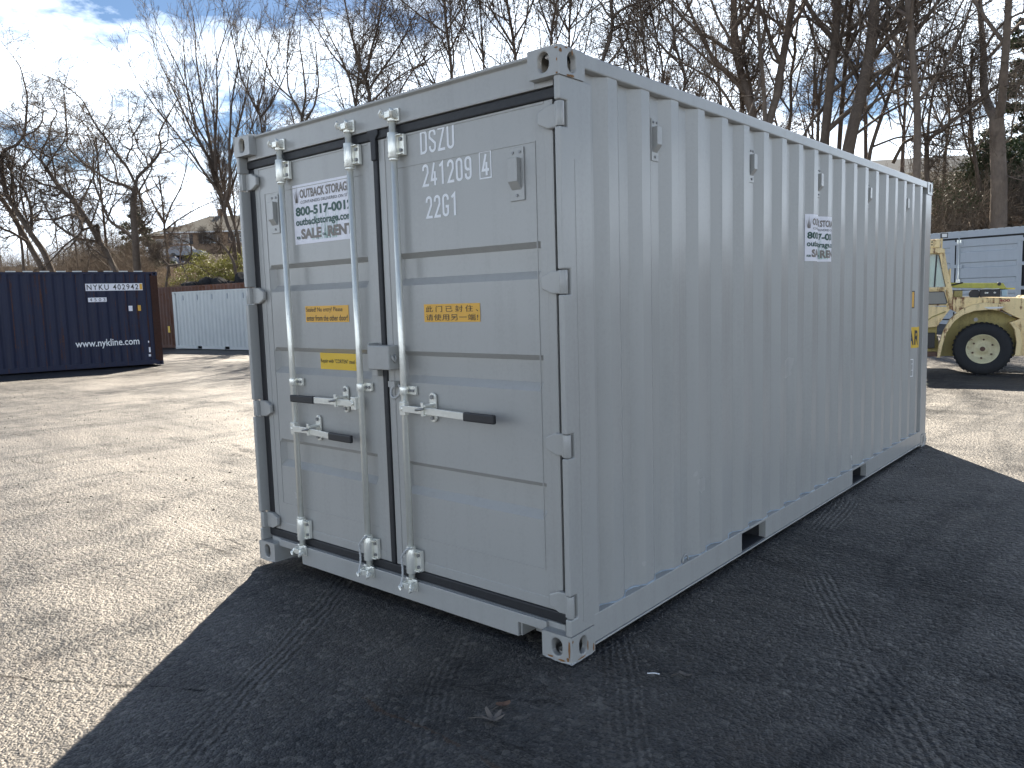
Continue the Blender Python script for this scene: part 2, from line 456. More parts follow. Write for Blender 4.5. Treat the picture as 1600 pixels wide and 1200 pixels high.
def ground_mat():
    m, nt, b = new_mat('yard_asphalt_millings')
    c = coords(nt)
    n_big = noise(nt, c, .35, 5, .62); n_mid = noise(nt, c, 2.2, 6, .65); n_f = noise(nt, c, 60, 4, .7); n_s = noise(nt, c, 170, 2, .6)
    st = noise(nt, mapping(nt, c, (1, .28, 1)), 1.5, 6, .62, .6)
    v = N(nt, 'ShaderNodeTexVoronoi', {'Scale': 95.0, 'Vector': c}); vor = v.outputs['Distance']; vc = v.outputs['Color']
    tone = mth(nt, 'ADD', mth(nt, 'MULTIPLY', n_big, .35), mth(nt, 'ADD', mth(nt, 'MULTIPLY', n_mid, .35), mth(nt, 'MULTIPLY', st, .30)))
    base = mixc(nt, ramp(nt, tone, [(.36, 0), (.64, 1)]), G_DARK, G_LITE)
    # single grains of stone, lighter and darker
    sp = N(nt, 'ShaderNodeSeparateColor', {0: vc})
    base = mixc(nt, mth(nt, 'MULTIPLY', ramp(nt, sp.outputs[0], [(.80, 0), (.86, 1)]), .55), base, (.15, .135, .12))
    base = mixc(nt, mth(nt, 'MULTIPLY', ramp(nt, sp.outputs[1], [(.6, 0), (.7, 1)]), .5), base, (.012, .012, .014))
    v2 = N(nt, 'ShaderNodeTexVoronoi', {'Scale': 36.0, 'Vector': c}); sp2 = N(nt, 'ShaderNodeSeparateColor', {0: v2.outputs['Color']})
    base = mixc(nt, mth(nt, 'MULTIPLY', ramp(nt, sp2.outputs[0], [(.90, 0), (.93, 1)]), .6), base, (.17, .155, .135))
    base = mixc(nt, mth(nt, 'MULTIPLY', ramp(nt, sp2.outputs[1], [(.82, 0), (.88, 1)]), .5), base, (.012, .012, .014))
    patch = ramp(nt, noise(nt, mapping(nt, c, (.5, 1, 1), (3, 9, 0)), .9, 8, .72, .5), [(.53, 0), (.66, 1)])
    base = mixc(nt, mth(nt, 'MULTIPLY', patch, .6), base, (.020, .019, .020))
    # an old crack in the surface that runs into the shade as a brown seam
    for (px, py, dx, dy, t0, t1, colr) in ((-2.3, -1.75, .9, .52, -.6, 1.35, (.010, .009, .008)), (-.55, -.72, .95, -.02, .0, 1.3, (.07, .042, .028)), (-6.0, 3.2, .9, .3, -3, 3, (.014, .012, .011))):
        L_ = math.hypot(dx, dy); dx /= L_; dy /= L_
        se = nt.nodes.new('ShaderNodeSeparateXYZ'); nt.links.new(c, se.inputs[0])
        Xx = mth(nt, 'SUBTRACT', se.outputs[0], px); Yy = mth(nt, 'SUBTRACT', se.outputs[1], py)
        al = mth(nt, 'ADD', mth(nt, 'MULTIPLY', Xx, dx), mth(nt, 'MULTIPLY', Yy, dy)); pe = mth(nt, 'ADD', mth(nt, 'MULTIPLY', Xx, -dy), mth(nt, 'MULTIPLY', Yy, dx))
        pe = mth(nt, 'ADD', pe, mth(nt, 'MULTIPLY', mth(nt, 'SUBTRACT', noise(nt, c, 3.5, 7, .7), .5), .16))
        wd = mth(nt, 'MULTIPLY', ramp(nt, noise(nt, c, 7, 3), [(.40, 0), (.62, 1)]), .013)
        mk = mth(nt, 'MULTIPLY', mth(nt, 'LESS_THAN', mth(nt, 'ABSOLUTE', pe), wd), mth(nt, 'MULTIPLY', mth(nt, 'GREATER_THAN', al, t0), mth(nt, 'LESS_THAN', al, t1)))
        base = mixc(nt, mth(nt, 'MULTIPLY', mk, .85), base, colr)
        crack = mk if colr[0] < .05 and px > -3 else crack
    # brown silt and thin dirty seams
    cr = noise(nt, mapping(nt, c, (.55, 1.6, 1)), 1.1, 7, .7, .8)
    seam = ramp(nt, mth(nt, 'ABSOLUTE', mth(nt, 'SUBTRACT', cr, .5)), [(.0, 1), (.012, 0)])
    seam = mth(nt, 'MULTIPLY', seam, ramp(nt, noise(nt, c, .8, 3), [(.50, 0), (.62, 1)]))
    base = mixc(nt, mth(nt, 'MULTIPLY', seam, .8), base, (.018, .015, .013))
    silt = ramp(nt, noise(nt, c, 1.7, 7, .7, .3), [(.60, 0), (.74, 1)])
    base = mixc(nt, mth(nt, 'MULTIPLY', silt, .5), base, (.075, .055, .042))
    damp = ramp(nt, noise(nt, mapping(nt, c, (1, 1, 1), (7, 3, 0)), 1.25, 4, .6), [(.60, 0), (.70, 1)])
    base = mixc(nt, mth(nt, 'MULTIPLY', damp, .45), base, (.014, .014, .016))
    nt.links.new(base, b.inputs['Base Color'])
    hs = None; ms = None
    for px, py, dx, dy, w, rg, t0, t1, blk in (
            (-1.72, .10, 1.05, -1.55, .17, 3.0, -.2, 2.6, .0), (-.76, .12, .78, -1.05, .15, 3, .15, 2.2, .05), (.00, .32, .60, -.80, .19, 4, -.1, 1.7, .035),
            (.42, 1.75, .45, -.80, .16, 3, -.1, 1.1, .0), (.06, 3.5, .10, -.8, .2, 4, 0, 1.1, 0), (.9, .9, .5, -.75, .2, 3, 0, 1.6, .05),
            (-5.2, -1.2, .8, 3.0, .22, 2, -3, 9, 0), (-7.4, -1.2, .9, 3.0, .22, 2, -3, 12, 0), (-11, 2, 1.8, 3.4, .25, 2, -8, 14, 0), (2.5, 8, -.6, 2.2, .25, 2, -4, 8, 0)):
        mk, h = track_height(nt, c, px, py, dx, dy, w, rg, t0, t1, blk)
        h = mth(nt, 'SUBTRACT', h, mth(nt, 'MULTIPLY', mk, .8))
        hs = h if hs is None else mth(nt, 'ADD', hs, h)
    peb = mth(nt, 'ADD', mth(nt, 'SUBTRACT', .5, vor), mth(nt, 'MULTIPLY', mth(nt, 'SUBTRACT', .5, v2.outputs['Distance']), 1.6))
    H = mth(nt, 'ADD', mth(nt, 'MULTIPLY', hs, .65), mth(nt, 'ADD', mth(nt, 'MULTIPLY', n_f, 1.0), mth(nt, 'ADD', mth(nt, 'MULTIPLY', n_s, .35), mth(nt, 'MULTIPLY', peb, 1.1))))
    H = mth(nt, 'ADD', H, mth(nt, 'ADD', mth(nt, 'MULTIPLY', n_mid, 2.4), mth(nt, 'MULTIPLY', mth(nt, 'ADD', seam, mth(nt, 'MULTIPLY', crack, 2.5)), -1.2)))
    bump(nt, b, H, G_BUMP, .012)
    # dusty, polished and scuffed areas shine differently; so does every grain
    wear = ramp(nt, noise(nt, mapping(nt, c, (.45, 1.1, 1), (5, 2, 0)), .55, 7, .68, .4), [(.36, 1.0), (.50, .72), (.62, .30)])
    wear2 = ramp(nt, noise(nt, mapping(nt, c, (.35, 1.3, 1), (1, 8, 0)), 2.4, 6, .7, .6), [(.40, 1.0), (.64, .50)])
    grain = ramp(nt, sp.outputs[2], [(.0, .55), (1.0, 1.35)])
    band = ramp(nt, mth(nt, 'ABSOLUTE', mth(nt, 'SUBTRACT', noise(nt, mapping(nt, c, (.9, .22, 1), (4, 0, 0)), .55, 4, .6), .5)), [(.0, .45), (.035, 1.0)])
    sl = mth(nt, 'MULTIPLY', mth(nt, 'MULTIPLY', mth(nt, 'MULTIPLY', wear, wear2), mth(nt, 'SUBTRACT', 1.0, mth(nt, 'MULTIPLY', mth(nt, 'MAXIMUM', seam, crack), .75))), mth(nt, 'MULTIPLY', grain, band))
    nt.links.new(mth(nt, 'MULTIPLY', sl, G_SPEC), b.inputs['Specular IOR Level'])
    nt.links.new(mth(nt, 'ADD', mth(nt, 'MULTIPLY', tone, .12), G_ROUGH), b.inputs['Roughness'])
    b.inputs['Specular Tint'].default_value = (1, .89, .76, 1)
    return m


G_DARK = (.015, .017, .021); G_LITE = (.078, .077, .076); G_BUMP = .5; G_ROUGH = .47; G_SPEC = 1.25


def bank_mat():
    m, nt, b = new_mat('leaf_littered_earth')
    c = coords(nt)
    n = noise(nt, c, 1.1, 6, .65); n2 = noise(nt, c, 9, 5, .7)
    v = N(nt, 'ShaderNodeTexVoronoi', {'Scale': 9.0, 'Vector': c}); sp = N(nt, 'ShaderNodeSeparateColor', {0: v.outputs['Color']})
    base = mixc(nt, n2, (.03, .022, .016), (.13, .09, .06))
    base = mixc(nt, mth(nt, 'MULTIPLY', ramp(nt, n, [(.45, 0), (.65, 1)]), .5), base, (.10, .095, .045))
    base = mixc(nt, ramp(nt, sp.outputs[0], [(.75, 0), (.8, .7)]), base, (.24, .18, .13))
    nt.links.new(base, b.inputs['Base Color']); b.inputs['Roughness'].default_value = .9
    bump(nt, b, mth(nt, 'ADD', n2, v.outputs['Distance']), .8, .12)
    return m


M['ground'] = ground_mat(); M['bank'] = bank_mat()


def spaced(lo, hi, near0, near1, step, grow):
    a = list(np.arange(near0, near1 + 1e-6, step)); s = step; x = a[-1]
    while x < hi: s = min(s * grow, 60); x += s; a.append(x)
    s = step; x = a[0]; pre = []
    while x > lo: s = min(s * grow, 60); x -= s; pre.append(x)
    return np.array(pre[::-1] + a)


def make_ground():
    xs = np.unique(np.r_[spaced(-900, 900, -48, 16, .75, 1.10), spaced(-8, 5, -6, 4, .16, 1.001)])
    ys = np.unique(np.r_[spaced(-900, 1100, -6, 48, .75, 1.07), spaced(-6, 9, -5, 8, .16, 1.001)])
    Xg, Yg = np.meshgrid(xs, ys); x = Xg.ravel(); y = Yg.ravel()
    z = gz(x, y)
    near = np.exp(-((x + 1.2) ** 2 + (y - 3) ** 2) / 900)
    z = z - near * (z < .3) * .005 * (1 + lump(x * .8, y * .8) / 1.6) - .001
    # bumps where the foot of the container would poke through are kept below zero by the line above
    V = np.c_[x, y, z]; nx = len(xs); ny = len(ys)
    i = np.arange(nx * ny).reshape(ny, nx)
    F = np.c_[i[:-1, :-1].ravel(), i[:-1, 1:].ravel(), i[1:, 1:].ravel(), i[1:, :-1].ravel()]
    k = bank_t(x, y)[F].mean(1)
    for name, sel, mat in (('ground', k < .3, M['ground']), ('hillside', k >= .3, M['bank'])):
        Fs = F[sel]; used = np.unique(Fs); mp = np.zeros(len(V), int); mp[used] = np.arange(len(used))
        np_mesh(name, V[used], mp[Fs], mat, kind='structure')


make_ground()

# ============================================================ shipping containers
CW = 2.438


def hole_face(mb, o, u, v, w, h, cu, cv, hw, hh, n_in, depth=.028, k=6):
    "rectangle o..o+u*w+v*h with a stadium hole and a short inner wall"
    o = Vector(o); u = Vector(u); v = Vector(v); n_in = Vector(n_in)
    R = []
    for i in range(k): R.append((w * i / k, 0))
    for i in range(k): R.append((w, h * i / k))
    for i in range(k): R.append((w - w * i / k, h))
    for i in range(k): R.append((0, h - h * i / k))
    Hh = []
    for i in range(4 * k):
        a = math.radians(225) + 2 * math.pi * i / (4 * k)
        r = min(hw, hh) / 2; ca, sa = math.cos(a), math.sin(a)
        if hw >= hh: Hh.append((cu + r * ca + (hw / 2 - r) * (1 if ca > 0 else -1), cv + r * sa))
        else: Hh.append((cu + r * ca, cv + r * sa + (hh / 2 - r) * (1 if sa > 0 else -1)))
    n = 4 * k; pts = [o + u * a + v * b for a, b in R] + [o + u * a + v * b for a, b in Hh] + [o + u * a + v * b + n_in * depth for a, b in Hh]
    fs = []
    for i in range(n):
        j = (i + 1) % n
        fs.append((i, j, n + j, n + i)); fs.append((n + i, n + j, 2 * n + j, 2 * n + i))
    mb.add(pts, fs)


def casting(root, mat, xs, ys, zs, L, H, bevel=.005):
    "corner casting at corner xs (0 = x 0, 1 = x -CW), ys (0 / 1), zs (0 / 1)"
    a, b, c = .162, .178, .118
    x0, x1 = (-a, 0) if xs == 0 else (-CW, -CW + a)
    y0, y1 = (0, b) if ys == 0 else (L - b, L)
    z0, z1 = (0, c) if zs == 0 else (H - c, H)
    m = MB()
    xo, xi = (x1, x0) if xs == 0 else (x0, x1); yo, yi = (y0, y1) if ys == 0 else (y1, y0); zo, zi = (z0, z1) if zs == 0 else (z1, z0)
    hole_face(m, (xo, y0, z0), (0, 1, 0), (0, 0, 1), b, c, b / 2, c / 2, .058, .080, (-1 if xs == 0 else 1, 0, 0))
    hole_face(m, (x0, yo, z0), (1, 0, 0), (0, 0, 1), a, c, a / 2, c / 2, .058, .080, (0, 1 if ys == 0 else -1, 0))
    hole_face(m, (x0, y0, zo), (1, 0, 0), (0, 1, 0), a, b, a / 2, b / 2, .060, .110, (0, 0, 1 if zs == 0 else -1))
    m.add([(xi, y0, z0), (xi, y1, z0), (xi, y1, z1), (xi, y0, z1)], [(0, 1, 2, 3)])
    m.add([(x0, yi, z0), (x1, yi, z0), (x1, yi, z1), (x0, yi, z1)], [(0, 1, 2, 3)])
    m.add([(x0, y0, zi), (x1, y0, zi), (x1, y1, zi), (x0, y1, zi)], [(0, 1, 2, 3)])
    return m.build('corner_casting', mat, root, bevel=bevel)


def side_profile(L, first=.432, pitch=.278, depth=.036, xo=-.008, start=.225, end=None):
    "list of (y, x) of the corrugated side, outer flats ending at first + k*pitch"
    end = end or L - .215
    pts = [(start, xo - depth)]
    k = 0
    oe = first
    while oe < end - .04:
        s = oe - .140
        if s > start + .005: pts.append((s, xo - depth))
        pts += [(oe - .072, xo), (oe, xo), (oe + .068, xo - depth)]
        oe += pitch
    pts = [p for p in pts if p[0] < end - .003] + [(end, xo - depth)]
    return pts


def corrugated(name, prof, z0, z1, mat, root, mirror=False, axis='y', dent=0, cov=0):
    m = MB(); vs = []; nz = 2
    th = .002
    for y, x in prof:
        X = (-CW - x) if mirror else x
        for z in (z0, z1):
            vs.append((X, y, z) if axis == 'y' else (y, X, z))
    fs = [(2 * i, 2 * i + 2, 2 * i + 3, 2 * i + 1) for i in range(len(prof) - 1)]
    m.add(vs, fs)
    return m.build(name, mat, root)


def frame_parts(root, L, H, mat, bevel=.004, pockets=True, front_posts=True, roof_mat=None, frame_mat=None, first=.432, top=.062, post_mat=None):
    fm = frame_mat or mat
    for xs in (0, 1):
        for ys in (0, 1):
            for zs in (0, 1): casting(root, fm, xs, ys, zs, L, H, bevel)
    X = lambda x: x
    for mir in (False, True):
        s = (lambda a, b: (-CW - b, -CW - a)) if mir else (lambda a, b: (a, b))
        # top side rail
        x0, x1 = s(-.064, -.004); MB().box(x0, x1, .178, L - .178, H - top - .003, H - .003).build('top_side_rail', fm, root, bevel)
        # bottom side rail: pieces between the fork pockets, joined by the strip above and the flange below
        m = MB(); c = L / 2
        cuts = [(c - 1.304, c - .954), (c + .744, c + 1.094)] if (pockets and L < 7) else []
        edges = [.178] + [e for cc in cuts for e in cc] + [L - .178]
        x0, x1 = s(-.050, -.003)
        for i in range(0, len(edges), 2): m.box(x0, x1, edges[i], edges[i + 1], .036, .165)
        for cc in cuts:
            m.box(*s(-.048, -.004), cc[0] - .001, cc[1] + .001, .149, .164)
        m.box(*s(-.055, .004), .180, L - .180, .006 if mir else .026, .0345)  # hidden-side flange hangs lower, added depth to block sun under the container
        m.build('bottom_side_rail', fm, root, bevel * .5)
        if cuts and not mir:
            m = MB()
            for cc in cuts:
                m.box(-CW + .06, -.052, cc[0] - .004, cc[0] - .001, .036, .149); m.box(-CW + .06, -.052, cc[1] + .001, cc[1] + .004, .036, .149)
                m.box(-CW + .06, -.052, cc[0], cc[1], .150, .154); m.box(-.16, -.012, cc[0] + .002, cc[1] - .002, .037, .042)
            m.build('fork_pocket', M['darkhole'], root, kind='stuff')  # pocket walls coloured dark to stand for the shade inside
        # rear post
        x0, x1 = s(-.16, -.004)
        MB().box(x0, x1, L - .215, L - .006, .118, H - .118).build('corner_post', post_mat or fm, root, bevel)
    e = H - .062
    corrugated('side_panel', side_profile(L, first), .164, H - top + .002, mat, root)
    corrugated('side_panel', side_profile(L, first), .164, H - top + .002, mat, root, mirror=True)
    # floor ledge that shows behind the corrugation, above the rail
    # rear wall
    pr = []; x = -CW + .16; k = 0
    while x < -.17:
        pr += [(x, L - .05), (min(x + .11, -.165), L - .05), (min(x + .14, -.163), L - .012), (min(x + .25, -.161), L - .012)]; x += .28
    pr = sorted(set(pr)); corrugated('end_panel', [(a, b) for a, b in pr], .12, H - .1, mat, root, axis='x')
    MB().box(-CW + .162, -.162, L - .06, L - .008, H - .11, H - .006).build('rear_header', fm, root, bevel)
    MB().box(-CW + .162, -.162, L - .09, L - .008, .02, .14).build('rear_sill', fm, root, bevel)
    # roof, corrugated across
    m = MB(); vs = []; y = .12; rows = []
    while y < L - .2:
        rows += [(y, H - .030), (y + .09, H - .030), (y + .105, H - .010), (y + .195, H - .010)]; y += .209
    rows.append((L - .06, H - .030))
    vs = [(xx, yy, zz) for yy, zz in rows for xx in (-CW + .06, -.06)]
    m.add(vs, [(2 * i, 2 * i + 1, 2 * i + 3, 2 * i + 2) for i in range(len(rows) - 1)])
    m.build('roof_panel', roof_mat or mat, root)
    MB().box(-CW + .1, -.1, .10, L - .1, .155, .175).build('floor', M['darkhole'], root)


def vent(root_parent, fn, mat, w=.082, h=.225, name='vent'):
    "small ventilator cover; fn(u, v, n) -> local xyz with n outwards"
    m = MB()

    def bx(u0, u1, v0, v1, n0, n1, slope=0):
        p = []
        for v in (v0, v1):
            for n in (n0, n1):
                for u in (u0, u1):
                    p.append(fn(u, v + (slope if (v == v0 and n == n1) else 0), n))
        m.add(p, [(0, 2, 3, 1), (4, 5, 7, 6), (0, 1, 5, 4), (2, 6, 7, 3), (0, 4, 6, 2), (1, 3, 7, 5)])
    bx(-w / 2, w / 2, -h / 2, h / 2, .001, .006)
    o = m.build(name, mat, root_parent, bevel=.0015)
    m = MB(); bx(-w * .36, w * .30, -h * .30, h * .30, .006, .034, slope=.035); m.build('cover', mat, o, bevel=.003)
    for q_ in (1,):
        for u, v in ((-.24 * w, h * .41), (.24 * w, h * .41), (0, -h * .40)):
            a = fn(u, v, .005); b = fn(u, v, .011)
            MB().cyl(a, b, .0065, 8).build('screw', M['galv_dark'], root_parent if o.parent.parent is not None else o)
    return o


def poster(root, fn, w, h, folds=None):
    o = sheet('poster', 0, w, 0, h, lambda s, t: fn(s, t, 0.0010), M['white'], root, folds, 'white storage company poster with green and brown lettering')
    f1 = lambda s, t: fn(s, t, .0026); f0 = lambda s, t: fn(s, t, .0018)
    # faint reed pattern behind the words
    pts = []; fs = []
    r = random.Random(3)
    for i in range(22):
        s0 = w * (.30 + .42 * r.random()); ln = h * (.25 + .38 * r.random()); b = len(pts); dx = (r.random() - .5) * .10
        pts += [(s0, h * .055), (s0 + .007, h * .055), (min(max(s0 + dx, .01), w - .01), h * .055 + ln)]; fs.append((b, b + 1, b + 2))
    flat_mesh('reed_print', pts, fs, f0, M['pale_green'], o, folds)
    pts = []; fs = []
    for s0, dx, ln in ((.045, -.022, .20), (.055, -.006, .27), (.066, .010, .30), (.078, .026, .22), (.060, .0, .18)):
        b = len(pts); pts += [(w * s0 * 1.0, h * .70), (w * s0 + .007, h * .70), (w * s0 + dx * .6, h * (.70 + ln))]; fs.append((b, b + 1, b + 2))
    flat_mesh('reed_logo', pts, fs, f1, M['brown_ink'], o, folds)
    T = lambda b, a0, a1, t0, t1, mt, bold=.02, sp=1: lettering(b, w * a0, w * a1, h * (1 - t1), h * (1 - t0), f1, M[mt], o, bold, sp, folds)
    T('OUTBACK STORAGE', .125, .955, .085, .235, 'brown_ink', .035)
    T('CONTAINERS DELIVERED ON SITE', .135, .965, .275, .325, 'dark_ink', .0)
    T('800-517-0012', .04, .985, .375, .53, 'green_ink', .04)
    T('outbackstorage.com', .035, .98, .565, .725, 'green_ink', .03)
    T('FOR', .035, .105, .865, .915, 'green_ink', .04)
    T('SALE', .115, .465, .745, .92, 'brown_ink', .05)
    T('OR', .485, .545, .85, .895, 'green_ink', .04)
    T('RENT', .57, .985, .745, .92, 'brown_ink', .05)
    return o


def door_leaf(root, x0, x1, xa, xb, hinge_right, mat):
    Z0, Z1 = .192, 2.402; yf = .066; D = .034
    ribs = [(.605, .775), (1.18, 1.335), (1.665, 1.825)]
    if hinge_right: ribs = [(.595, .765), (1.175, 1.335), (1.665, 1.825)]
    xsn = [x0 + .045, xa, xa + .022, xb - .022, xb, x1 - .045]
    zsn = [Z0 + .05] + [q for a, b in ribs for q in (a, a + .036, b - .026, b)] + [Z1 - .012]
    m = MB(); nz = len(zsn); nx = len(xsn)
    for i, z in enumerate(zsn):
        inz = any(a + .03 <= z <= b - .02 for a, b in ribs)
        for j, x in enumerate(xsn):
            inx = j in (2, 3)
            m.v.append((x, yf + .004 + (D if inz and inx else 0), z))
    for i in range(nz - 1):
        for j in range(nx - 1):
            m.f.append((i * nx + j, i * nx + j + 1, (i + 1) * nx + j + 1, (i + 1) * nx + j)); m.sm.append(False)
    door = m.build('door', mat, root)
    f = MB()
    f.box(x0, x0 + .046, yf, yf + .05, Z0, Z1); f.box(x1 - .046, x1, yf, yf + .05, Z0, Z1)
    f.box(x0 + .0465, x1 - .0465, yf + .001, yf + .05, Z0, Z0 + .051); f.box(x0 + .0465, x1 - .0465, yf + .001, yf + .05, Z1 - .0125, Z1)
    f.build('door_frame', mat, door, bevel=.003)
    # fine weld seams
    s = MB()
    s.box(x0 + .10, x1 - .10, yf + .001, yf + .0045, 2.243, 2.247); s.box(x0 + .10, x1 - .10, yf + .001, yf + .0045, .366, .370)
    xx = x0 + .098 if not hinge_right else x1 - .098
    s.box(xx - .002, xx + .002, yf + .001, yf + .0045, .366, 2.247)
    s.build('weld_seam', mat, door)
    return door


def make_main_container():
    L = 6.058; H = 2.591; mt = M['gray']
    root = empty('shipping_container', (0, 0, 0), 0, 'large new grey shipping container with closed doors and chrome bars, nearest the camera', 'shipping container')
    frame_parts(root, L, H, mt, bevel=.006)
    # ---- front frame
    hz = [2.325, 1.647, .955, .247]; hh = .105
    for side in (0, 1):
        s = (lambda a, b: (-CW - b, -CW - a)) if side else (lambda a, b: (a, b))
        m = MB()
        m.box(*s(-.135, -.0335), .105, .2255, .1185, H - .1185)
        zc = [.118] + [q for z in sorted(hz) for q in (z - hh / 2, z + hh / 2)] + [H - .118]
        m2 = MB()
        ol = [(.226, .118)]
        for i in range(0, len(zc), 2):
            ol += [(.004, zc[i]), (.004, zc[i + 1])]
            if i + 2 < len(zc): ol += [(.058, zc[i + 1]), (.058, zc[i + 2])]
        ol.append((.226, H - .118)); m2.prism(ol, *s(-.033, -.004), 'x')
        o = m.build('corner_post', mt, root, bevel=.006)
        m2.build('post_edge', mt, o, bevel=.006)
        # narrow raised strip along the post side
        if not side:
            MB().box(-.0045, -.0022, .098, .122, .16, 2.15).build('post_seam', mt, o, bevel=.0015)
    m = MB(); m.prism([(.046, 2.449), (.046, 2.563), (.030, 2.572), (.030, 2.583), (.17, 2.583), (.17, 2.449)], -CW + .163, -.163, 'x')
    hd = m.build('door_header', mt, root, bevel=.003)
    MB().box(-.162, -.067, .046, .12, 2.449, 2.472).build('header_end', mt, hd); MB().box(-CW + .067, -CW + .162, .046, .12, 2.449, 2.472).build('header_end', mt, hd)
    m = MB(); m.prism([(-CW + .163, .098), (-CW + .163, .142), (-.163, .142), (-.163, .098), (-.330, .098), (-.330, .030), (-2.035, .030), (-2.035, .098)], .034, .050, 'y')
    sl = m.build('door_sill', mt, root, bevel=.003)
    m = MB(); m.box(-CW + .068, -.068, .0505, .12, .118, .143); m.box(-.330, -.318, .051, .20, .031, .097); m.box(-2.047, -2.035, .051, .20, .031, .097); m.box(-.318, -.165, .15, .16, .02, .14); m.box(-CW + .165, -2.047, .15, .16, .02, .14)
    m.box(-2.03, -.335, .051, .14, .026, .0325)
    m.build('sill_plate', mt, sl)
    # ---- gaskets
    g = MB()
    g.box(-2.404, -.034, .056, .098, 2.4025, 2.4475)
    g.box(-2.404, -.034, .056, .098, .1435, .1915)
    g.box(-2.404, -2.3505, .064, .098, .1915, 2.4025)
    g.box(-.0875, -.034, .072, .098, .1915, 2.4025)
    g.build('door_gasket', M['rubber'], root, bevel=.006)
    g = MB(); g.box(-1.236, -1.202, .056, .098, .192, 2.402)
    cg = g.build('centre_gasket', M['rubber'], root, bevel=.006)
    g = MB(); g.prism([(-1.262, 2.452), (-1.180, 2.452), (-1.176, 2.425), (-1.198, 2.405), (-1.200, 2.30), (-1.236, 2.30), (-1.238, 2.40), (-1.262, 2.42)], .046, .057, 'y'); g.build('gasket_corner', M['rubber'], cg, bevel=.004)
    # ---- door leaves
    dl = door_leaf(root, -2.349, -1.238, -2.250, -1.325, False, mt)
    dr = door_leaf(root, -1.200, -.089, -1.105, -.170, True, mt)
    for door, sg in ((dr, 0), (dl, 1)):
        for z in hz:
            fx = (lambda x: -CW - x) if sg else (lambda x: x)
            m = MB()
            poly = [(fx(-.036), z - hh / 2 + .004), (fx(-.036), z + hh / 2 - .004), (fx(-.095), z + hh / 2 - .004), (fx(-.150), z + hh / 2 - .028), (fx(-.150), z - hh / 2 + .028), (fx(-.095), z - hh / 2 + .004)]
            m.prism(poly, .038, .063, 'y')
            h = m.build('hinge', mt, door, bevel=.006)
            k = MB(); k.cyl((fx(-.020), .026, z - hh / 2 + .003), (fx(-.020), .026, z + hh / 2 - .003), .018, 16); k.box(*sorted((fx(-.040), fx(-.016))), .014, .040, z - hh / 2 + .004, z + hh / 2 - .004)
            k.tube([(fx(-.020), .026, z + hh / 2 - .002), (fx(-.020), .026, z + hh / 2 + .010)], .009, 8)
            # (sub-sub pieces joined to the hinge itself)
            kk = k.build('hinge_knuckle', mt, door, bevel=.003)
        vx = -.288 if not sg else -2.150
        vent(door, lambda u, v, n, vx=vx: (vx + u, .069 - n, 2.120 + v), mt)
    # ---- locking bars
    ry = .032

    def bar(x, grips, cable):
        root_b = MB().cyl((x, ry, .155), (x, ry, 2.475), .0172, 18).build('locking_bar', M['galv'], root)
        for z0, z1, lo in ((2.287, 2.408, 0), (.185, .315, 1)):
            m = MB(); m.cyl((x, ry, z0), (x, ry, z1), .0275, 20)
            m.cyl((x, ry, (z0 - .012) if not lo else z1), (x, ry, z0 if not lo else z1 + .012), .0235, 20)
            m.box(x + .012, x + .062, ry + .012, .064, z0 + .010, z1 - .010)
            m.box(x + .022, x + .060, .026, ry + .012, z0 + .012, z0 + .018); m.box(x + .022, x + .060, .026, ry + .012, z1 - .018, z1 - .012)
            gd = m.build('guide_bracket', M['galv'], root_b, bevel=.002)
            m = MB()
            for zz in (z0 + .034, z1 - .034): m.cyl((x + .045, ry + .013, zz), (x + .045, ry + .002, zz), .0085, 10)
            for zz in (z0 + .024, z1 - .024): m.cyl((x - .012, ry - .0245, zz), (x - .012, ry - .0275, zz), .004, 8)
            m.build('bolt', M['galv_dark'], root_b)
        # middle clamp
        m = MB(); zc = 1.137; m.cyl((x, ry, zc - .020), (x, ry, zc + .020), .0225, 18); m.box(x + .008, x + .068, .048, .064, zc - .021, zc + .023)
        m.build('clamp', M['galv'], root_b, bevel=.002)
        m = MB(); m.cyl((x + .030, .047, zc), (x + .030, .040, zc), .008, 8); m.cyl((x + .053, .047, zc), (x + .053, .040, zc), .008, 8); m.build('bolt', M['galv_dark'], root_b)
        # cams and keepers, top and bottom
        for z, up, yb in ((2.490, 1, .046), (.122, -1, .034)):
            m = MB()
            m.cyl((x, ry, z - .030 * up), (x, ry, z - .008 * up), .024, 16)
            m.box(x - .040, x + .044, yb - .012, yb - .001, z - .030, z + .032)
            for sx in (-.034, .026):
                m.prism([(yb - .002, z - .022), (yb - .044, z - .016), (yb - .052, z + .002), (yb - .044, z + .018), (yb - .002, z + .026)], x + sx, x + sx + .012, 'x')
            m.build('cam_keeper', M['galv'], root_b, bevel=.003)
            c = MB()
            c.box(x - .018, x + .020, yb - .048, yb - .014, z - .014, z + .016)
            c.cyl((x - .052, yb - .034, z + .004 * up), (x + .050, yb - .034, z + .004 * up), .0105, 10)
            c.tube([(x - .044, yb - .040, z - .006), (x - .048, yb - .050, z + .012 * up), (x - .036, yb - .052, z + .028 * up)], [.012, .010, .006], 8)
            c.tube([(x + .038, yb - .040, z - .006), (x + .044, yb - .052, z + .010 * up), (x + .032, yb - .056, z + .024 * up)], [.013, .011, .006], 8)
            c.build('cam', M['galv'], root_b, bevel=.002)
        z, sgn, xe, xg, xc, droop = grips
        m = MB()
        m.box(*sorted((x + sgn * .004, x + sgn * .044)), ry - .040, ry - .008, z - .036, z + .034)
        m.cyl((x + sgn * .024, ry - .041, z), (x + sgn * .024, ry - .050, z), .012, 10)
        m.build('handle_hub', M['galv'], root_b, bevel=.004)
        m = MB()
        yh = -.004

